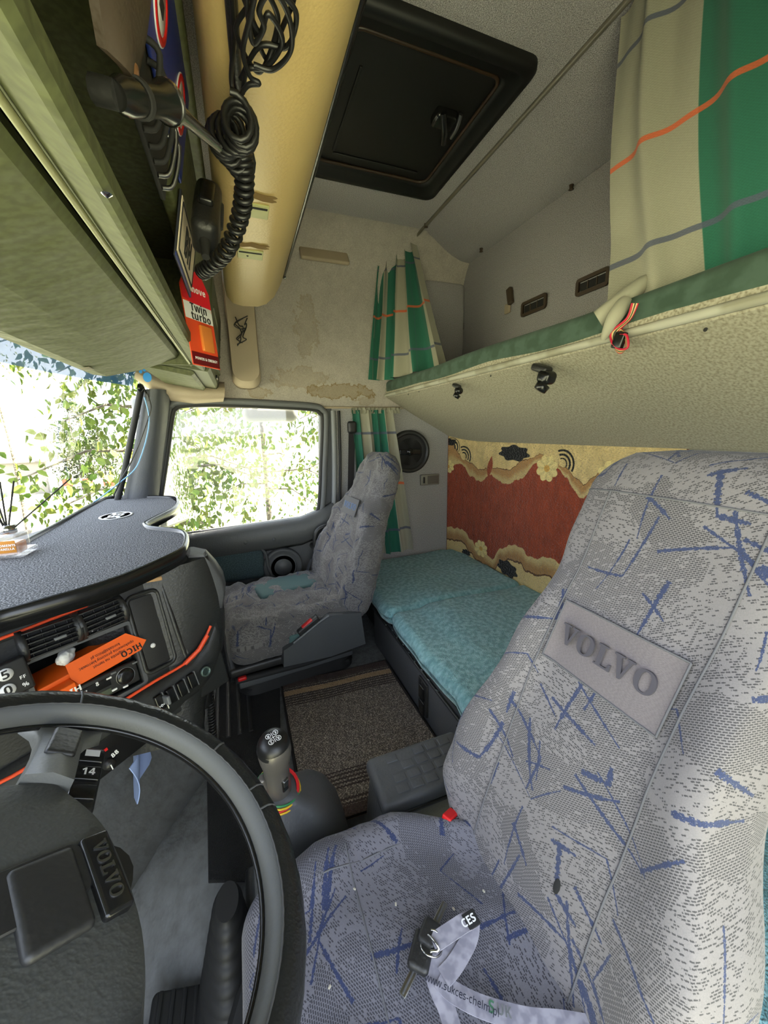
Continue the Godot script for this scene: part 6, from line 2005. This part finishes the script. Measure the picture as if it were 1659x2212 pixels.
	var pa := thing("paw_sticker", "blue paw shaped sticker at the windscreen corner", "sticker", on_x(318, 815, 2.14))
	pa.basis = Basis(Vector3.UP, 1.1)
	var pb := paint("paw_blue", Color(0.05, 0.45, 0.72), 0.4)
	part("pad", lathe([Vector2(0.018, 0), Vector2(0.018, 0.001), Vector2(0, 0.001)], 16), pb, pa, Transform3D(Basis(Vector3.RIGHT, PI / 2), Vector3.ZERO))
	for i in 4:
		part("toe", lathe([Vector2(0.007, 0), Vector2(0.007, 0.001), Vector2(0, 0.001)], 12), pb, pa, Transform3D(Basis(Vector3.RIGHT, PI / 2), Vector3(-0.024 + 0.016 * i, 0.022 + 0.006 * float(i in [1, 2]), 0)))
	var on_pillar := func(p: Array) -> Vector3: return on_x(p[0], p[1], 2.17)
	solo("pillar_cable", tube(curve([[318, 850], [326, 880], [318, 910], [300, 960], [282, 1000], [262, 1035], [245, 1072]].map(on_pillar), 6), 0.0028, 5), mats["cord_black"], "thin black cable running down the windscreen pillar", "cable")
	solo("pillar_cable", tube(curve([[312, 858], [322, 900], [318, 940], [305, 985], [290, 1015], [255, 1045], [215, 1076], [190, 1092]].map(on_pillar), 6), 0.0026, 5), paint("pale_blue_cable", Color(0.50, 0.68, 0.85), 0.5), "pale blue cable running down the windscreen pillar to the tray", "cable")
	# usb lead and coiled lead under the dash
	var usb := thing("usb_lead", "black charging lead hanging from the dash switches", "lead")
	var up: Array = [[418, 1470], [425, 1500], [440, 1530], [440, 1555], [436, 1572]].map(func(p): return on_x(p[0], p[1], 1.36))
	part("cable", tube(curve(up, 6), 0.0022, 6), mats["cord_black"], usb)
	part("plug", rbox(Vector3(0.012, 0.022, 0.012), 0.003), mats["black_plastic"], usb, at(up[4].x, up[4].y - 0.008, up[4].z))
	part("contact", rbox(Vector3(0.009, 0.008, 0.004), 0.001), mats["steel"], usb, at(up[4].x, up[4].y - 0.022, up[4].z))
	var sc := []
	var s0 := on_x(453, 1492, 1.47)
	var s1 := on_x(462, 1612, 1.42)
	for i in 200:
		var t := i / 199.0
		sc.append(s0.lerp(s1, t) + Vector3(cos(i * 0.63), 0, sin(i * 0.63)) * 0.009)
	solo("spiral_lead", tube(sc, 0.0026, 5), mats["cord_black"], "thin black spiral lead hanging at the end of the dash", "lead")
	# white bag behind the wheel
	var bg := thing("paper_bag", "pale blue and white paper sheet tucked below the dash", "paper")
	var b0 := on_z(300, 1660, -0.30)
	part("sheet", sheet(6, 6, func(u, v): return b0 + Vector3(lerpf(-0.05, 0.06, u), lerpf(0.05, -0.05, v) + 0.02 * u, 0.012 * sin(u * 5.0 + v * 3.0)), Vector3(0, 0, -0.002)), paint("pale_blue_paper", Color(0.62, 0.70, 0.88), 0.7), bg)
	# pedal at the bottom of the footwell
	var pe := thing("pedal", "dark rubber pedal in the driver's footwell", "pedal", on_y(385, 2190, 0.06))
	part("pad", rbox(Vector3(0.07, 0.02, 0.10), 0.009, null, 1, 3), mats["rubber"], pe, Transform3D(Basis(Vector3.RIGHT, 0.4), Vector3.ZERO))
	for i in 4:
		part("tread", rbox(Vector3(0.06, 0.006, 0.008), 0.002), mats["rubber"], pe, Transform3D(Basis(Vector3.RIGHT, 0.4), Vector3(0, 0.012 + 0.009 * (1.5 - i), -0.03 + 0.02 * i)))
	part("arm", tube([Vector3(0, -0.005, 0), Vector3(0.0, -0.035, -0.06), Vector3(0, 0.0, -0.2)], 0.008, 8), mats["black_matt"], pe)
	build_keys()

# ---------- keys and lanyard on the driver's seat ----------
func build_keys() -> void:
	var y := 0.525
	var k := thing("key_ring", "two truck keys with black heads on a split ring on the driver's seat cushion", "keys")
	var silver = mats["steel"]
	var blade := func(a: Vector3, b: Vector3, parent: Node3D) -> void:
		var m := (a + b) * 0.5
		var bl := part("blade", rbox(Vector3(a.distance_to(b), 0.0022, 0.0085), 0.0008), silver, parent, frame(m, b - a, Vector3.UP))
		part("blade_groove", rbox(Vector3(a.distance_to(b) * 0.9, 0.0006, 0.002), 0.0002), mats["grey_dark"], bl, at(0, 0.0012, 0))
	var P := func(px: float, py: float, up := 0.0) -> Vector3: return on_y(px, py, y + up)
	var head := func(a: Vector3, b: Vector3, w: float, called: String) -> MeshInstance3D:
		return part(called, rbox(Vector3(a.distance_to(b), 0.012, w), 0.005, func(p: Vector3): return Vector3(p.x, p.y, p.z * (1.0 - 2.0 * absf(p.x) * 0.0)), 3, 3), mats["black_plastic"], k, frame((a + b) * 0.5, b - a, Vector3.UP))
	var h1: MeshInstance3D = head.call(P.call(920, 2015, 0.006), P.call(900, 2100, 0.006), 0.026, "key_head")
	var h2: MeshInstance3D = head.call(P.call(938, 1990, 0.012), P.call(918, 2046, 0.010), 0.024, "key_head")
	blade.call(P.call(897, 2092, 0.003), P.call(868, 2152, 0.0), k)
	blade.call(P.call(942, 1992, 0.008), P.call(962, 1950, 0.003), k)
	var rc: Vector3 = P.call(932, 2040, 0.014)
	part("split_ring", tube(range(24).map(func(i): return rc + Vector3(cos(TAU * i / 24.0) * 0.012, 0.003 * sin(TAU * i / 12.0), sin(TAU * i / 24.0) * 0.013)), 0.0012, 6, true), mats["chrome"], k)
	part("clasp", tube(curve([P.call(925, 2020, 0.016), P.call(940, 2035, 0.02), P.call(948, 2052, 0.017), P.call(930, 2055, 0.014)], 5), 0.0017, 6), mats["chrome"], k)
	# lanyard ribbon folded over itself
	var l := thing("lanyard", "pale grey lanyard ribbon lettered sukces-chelm.pl beside the keys on the seat", "lanyard")
	var cloth := paint("lanyard_cloth", Color(0.60, 0.59, 0.63), 0.85, {"tex": noise_tex(0.05, [[0.3, Color(0.82, 0.82, 0.84)], [0.7, Color(1, 1, 1)]], 128, FastNoiseLite.TYPE_SIMPLEX, 3, 111), "scale": 8.0})
	var ribbon := func(pts: Array, called: String, w := 0.0095) -> MeshInstance3D:
		# points: pixel x, pixel y, height above the cushion; width across
		var path := curve(pts.map(func(p): return on_y(p[0], p[1], y + p[2])), 8)
		var n := path.size() - 1
		var f := func(u: float, v: float) -> Vector3:
			var i := mini(int(round(u * n)), n)
			var t := ((path[mini(i + 1, n)] - path[maxi(i - 1, 0)]) as Vector3)
			var sd := t.cross(Vector3.UP)
			sd = sd.normalized() if sd.length() > 1e-6 else Vector3.RIGHT
			return path[i] + sd * (v - 0.5) * 2.0 * w + Vector3(0, 0.0006, 0)
		return part(called, sheet(n, 2, f, Vector3(0, -0.0012, 0)), cloth, l)
	ribbon.call([[935, 2038, 0.016], [965, 2018, 0.018], [1000, 1995, 0.022], [1020, 1985, 0.016]], "strap")
	ribbon.call([[1020, 1985, 0.016], [1015, 2025, 0.012], [985, 2080, 0.009], [958, 2112, 0.008]], "strap")
	ribbon.call([[998, 2008, 0.006], [975, 2035, 0.007], [945, 2070, 0.006], [936, 2100, 0.005], [945, 2135, 0.004], [965, 2180, 0.002], [980, 2230, 0.002]], "strap")
	var long: MeshInstance3D = ribbon.call([[948, 2112, 0.006], [975, 2140, 0.004], [1030, 2170, 0.003], [1090, 2190, 0.001], [1150, 2204, 0.000], [1220, 2210, 0.0], [1290, 2222, 0.0]], "printed_strap")
	# print: words laid along the strap letter group by letter group
	var q0 := on_y(952, 2128, y + 0.006)
	var q1 := on_y(1040, 2172, y + 0.006)
	words("www.sukces-chelm.pl", 0.0085, paint("lanyard_ink", Color(0.13, 0.14, 0.20), 0.8), long, frame(on_y(996, 2148, y + 0.008), q1 - q0, (q1 - q0).cross(Vector3.UP) * -1.0), 0.0004, false)
	var g0 := on_y(1062, 2178, y + 0.003)
	var g1 := on_y(1120, 2196, y + 0.003)
	words("S", 0.014, paint("lanyard_green", Color(0.25, 0.42, 0.32), 0.8), long, frame(g0 + Vector3(0, 0.002, 0), g1 - g0, (g1 - g0).cross(Vector3.UP) * -1.0), 0.0004)
	words("UK", 0.012, mats["grey_plastic"], long, frame(g0.lerp(g1, 0.45) + Vector3(0, 0.002, 0), g1 - g0, (g1 - g0).cross(Vector3.UP) * -1.0), 0.0004)
	var tip: MeshInstance3D = part("black_label", rbox(Vector3(0.026, 0.002, 0.017), 0.0006), mats["black_matt"], l, frame(on_y(1012, 1990, y + 0.021), on_y(1030, 1990, y) - on_y(1000, 2010, y), Vector3.UP))
	words("CES", 0.012, mats["white_print"], tip, Transform3D(Basis(Vector3.RIGHT, -PI / 2), Vector3(0, 0.0014, 0)), 0.0004)
	# flecks of dry grass on the cushion
	var rng := RandomNumberGenerator.new()
	rng.seed = 31
	for p in [[766, 1920], [855, 1953], [980, 1963], [1045, 1925], [712, 2132]]:
		solo("crumb", rbox(Vector3(0.004, 0.0016, 0.0026), 0.0007), mats["crumb"], "pale crumb lying on the driver's seat cushion", "crumb", Transform3D(Basis(Vector3.UP, rng.randf() * 3.0), on_y(p[0], p[1], y - 0.004)), "crumbs on the driver's seat")
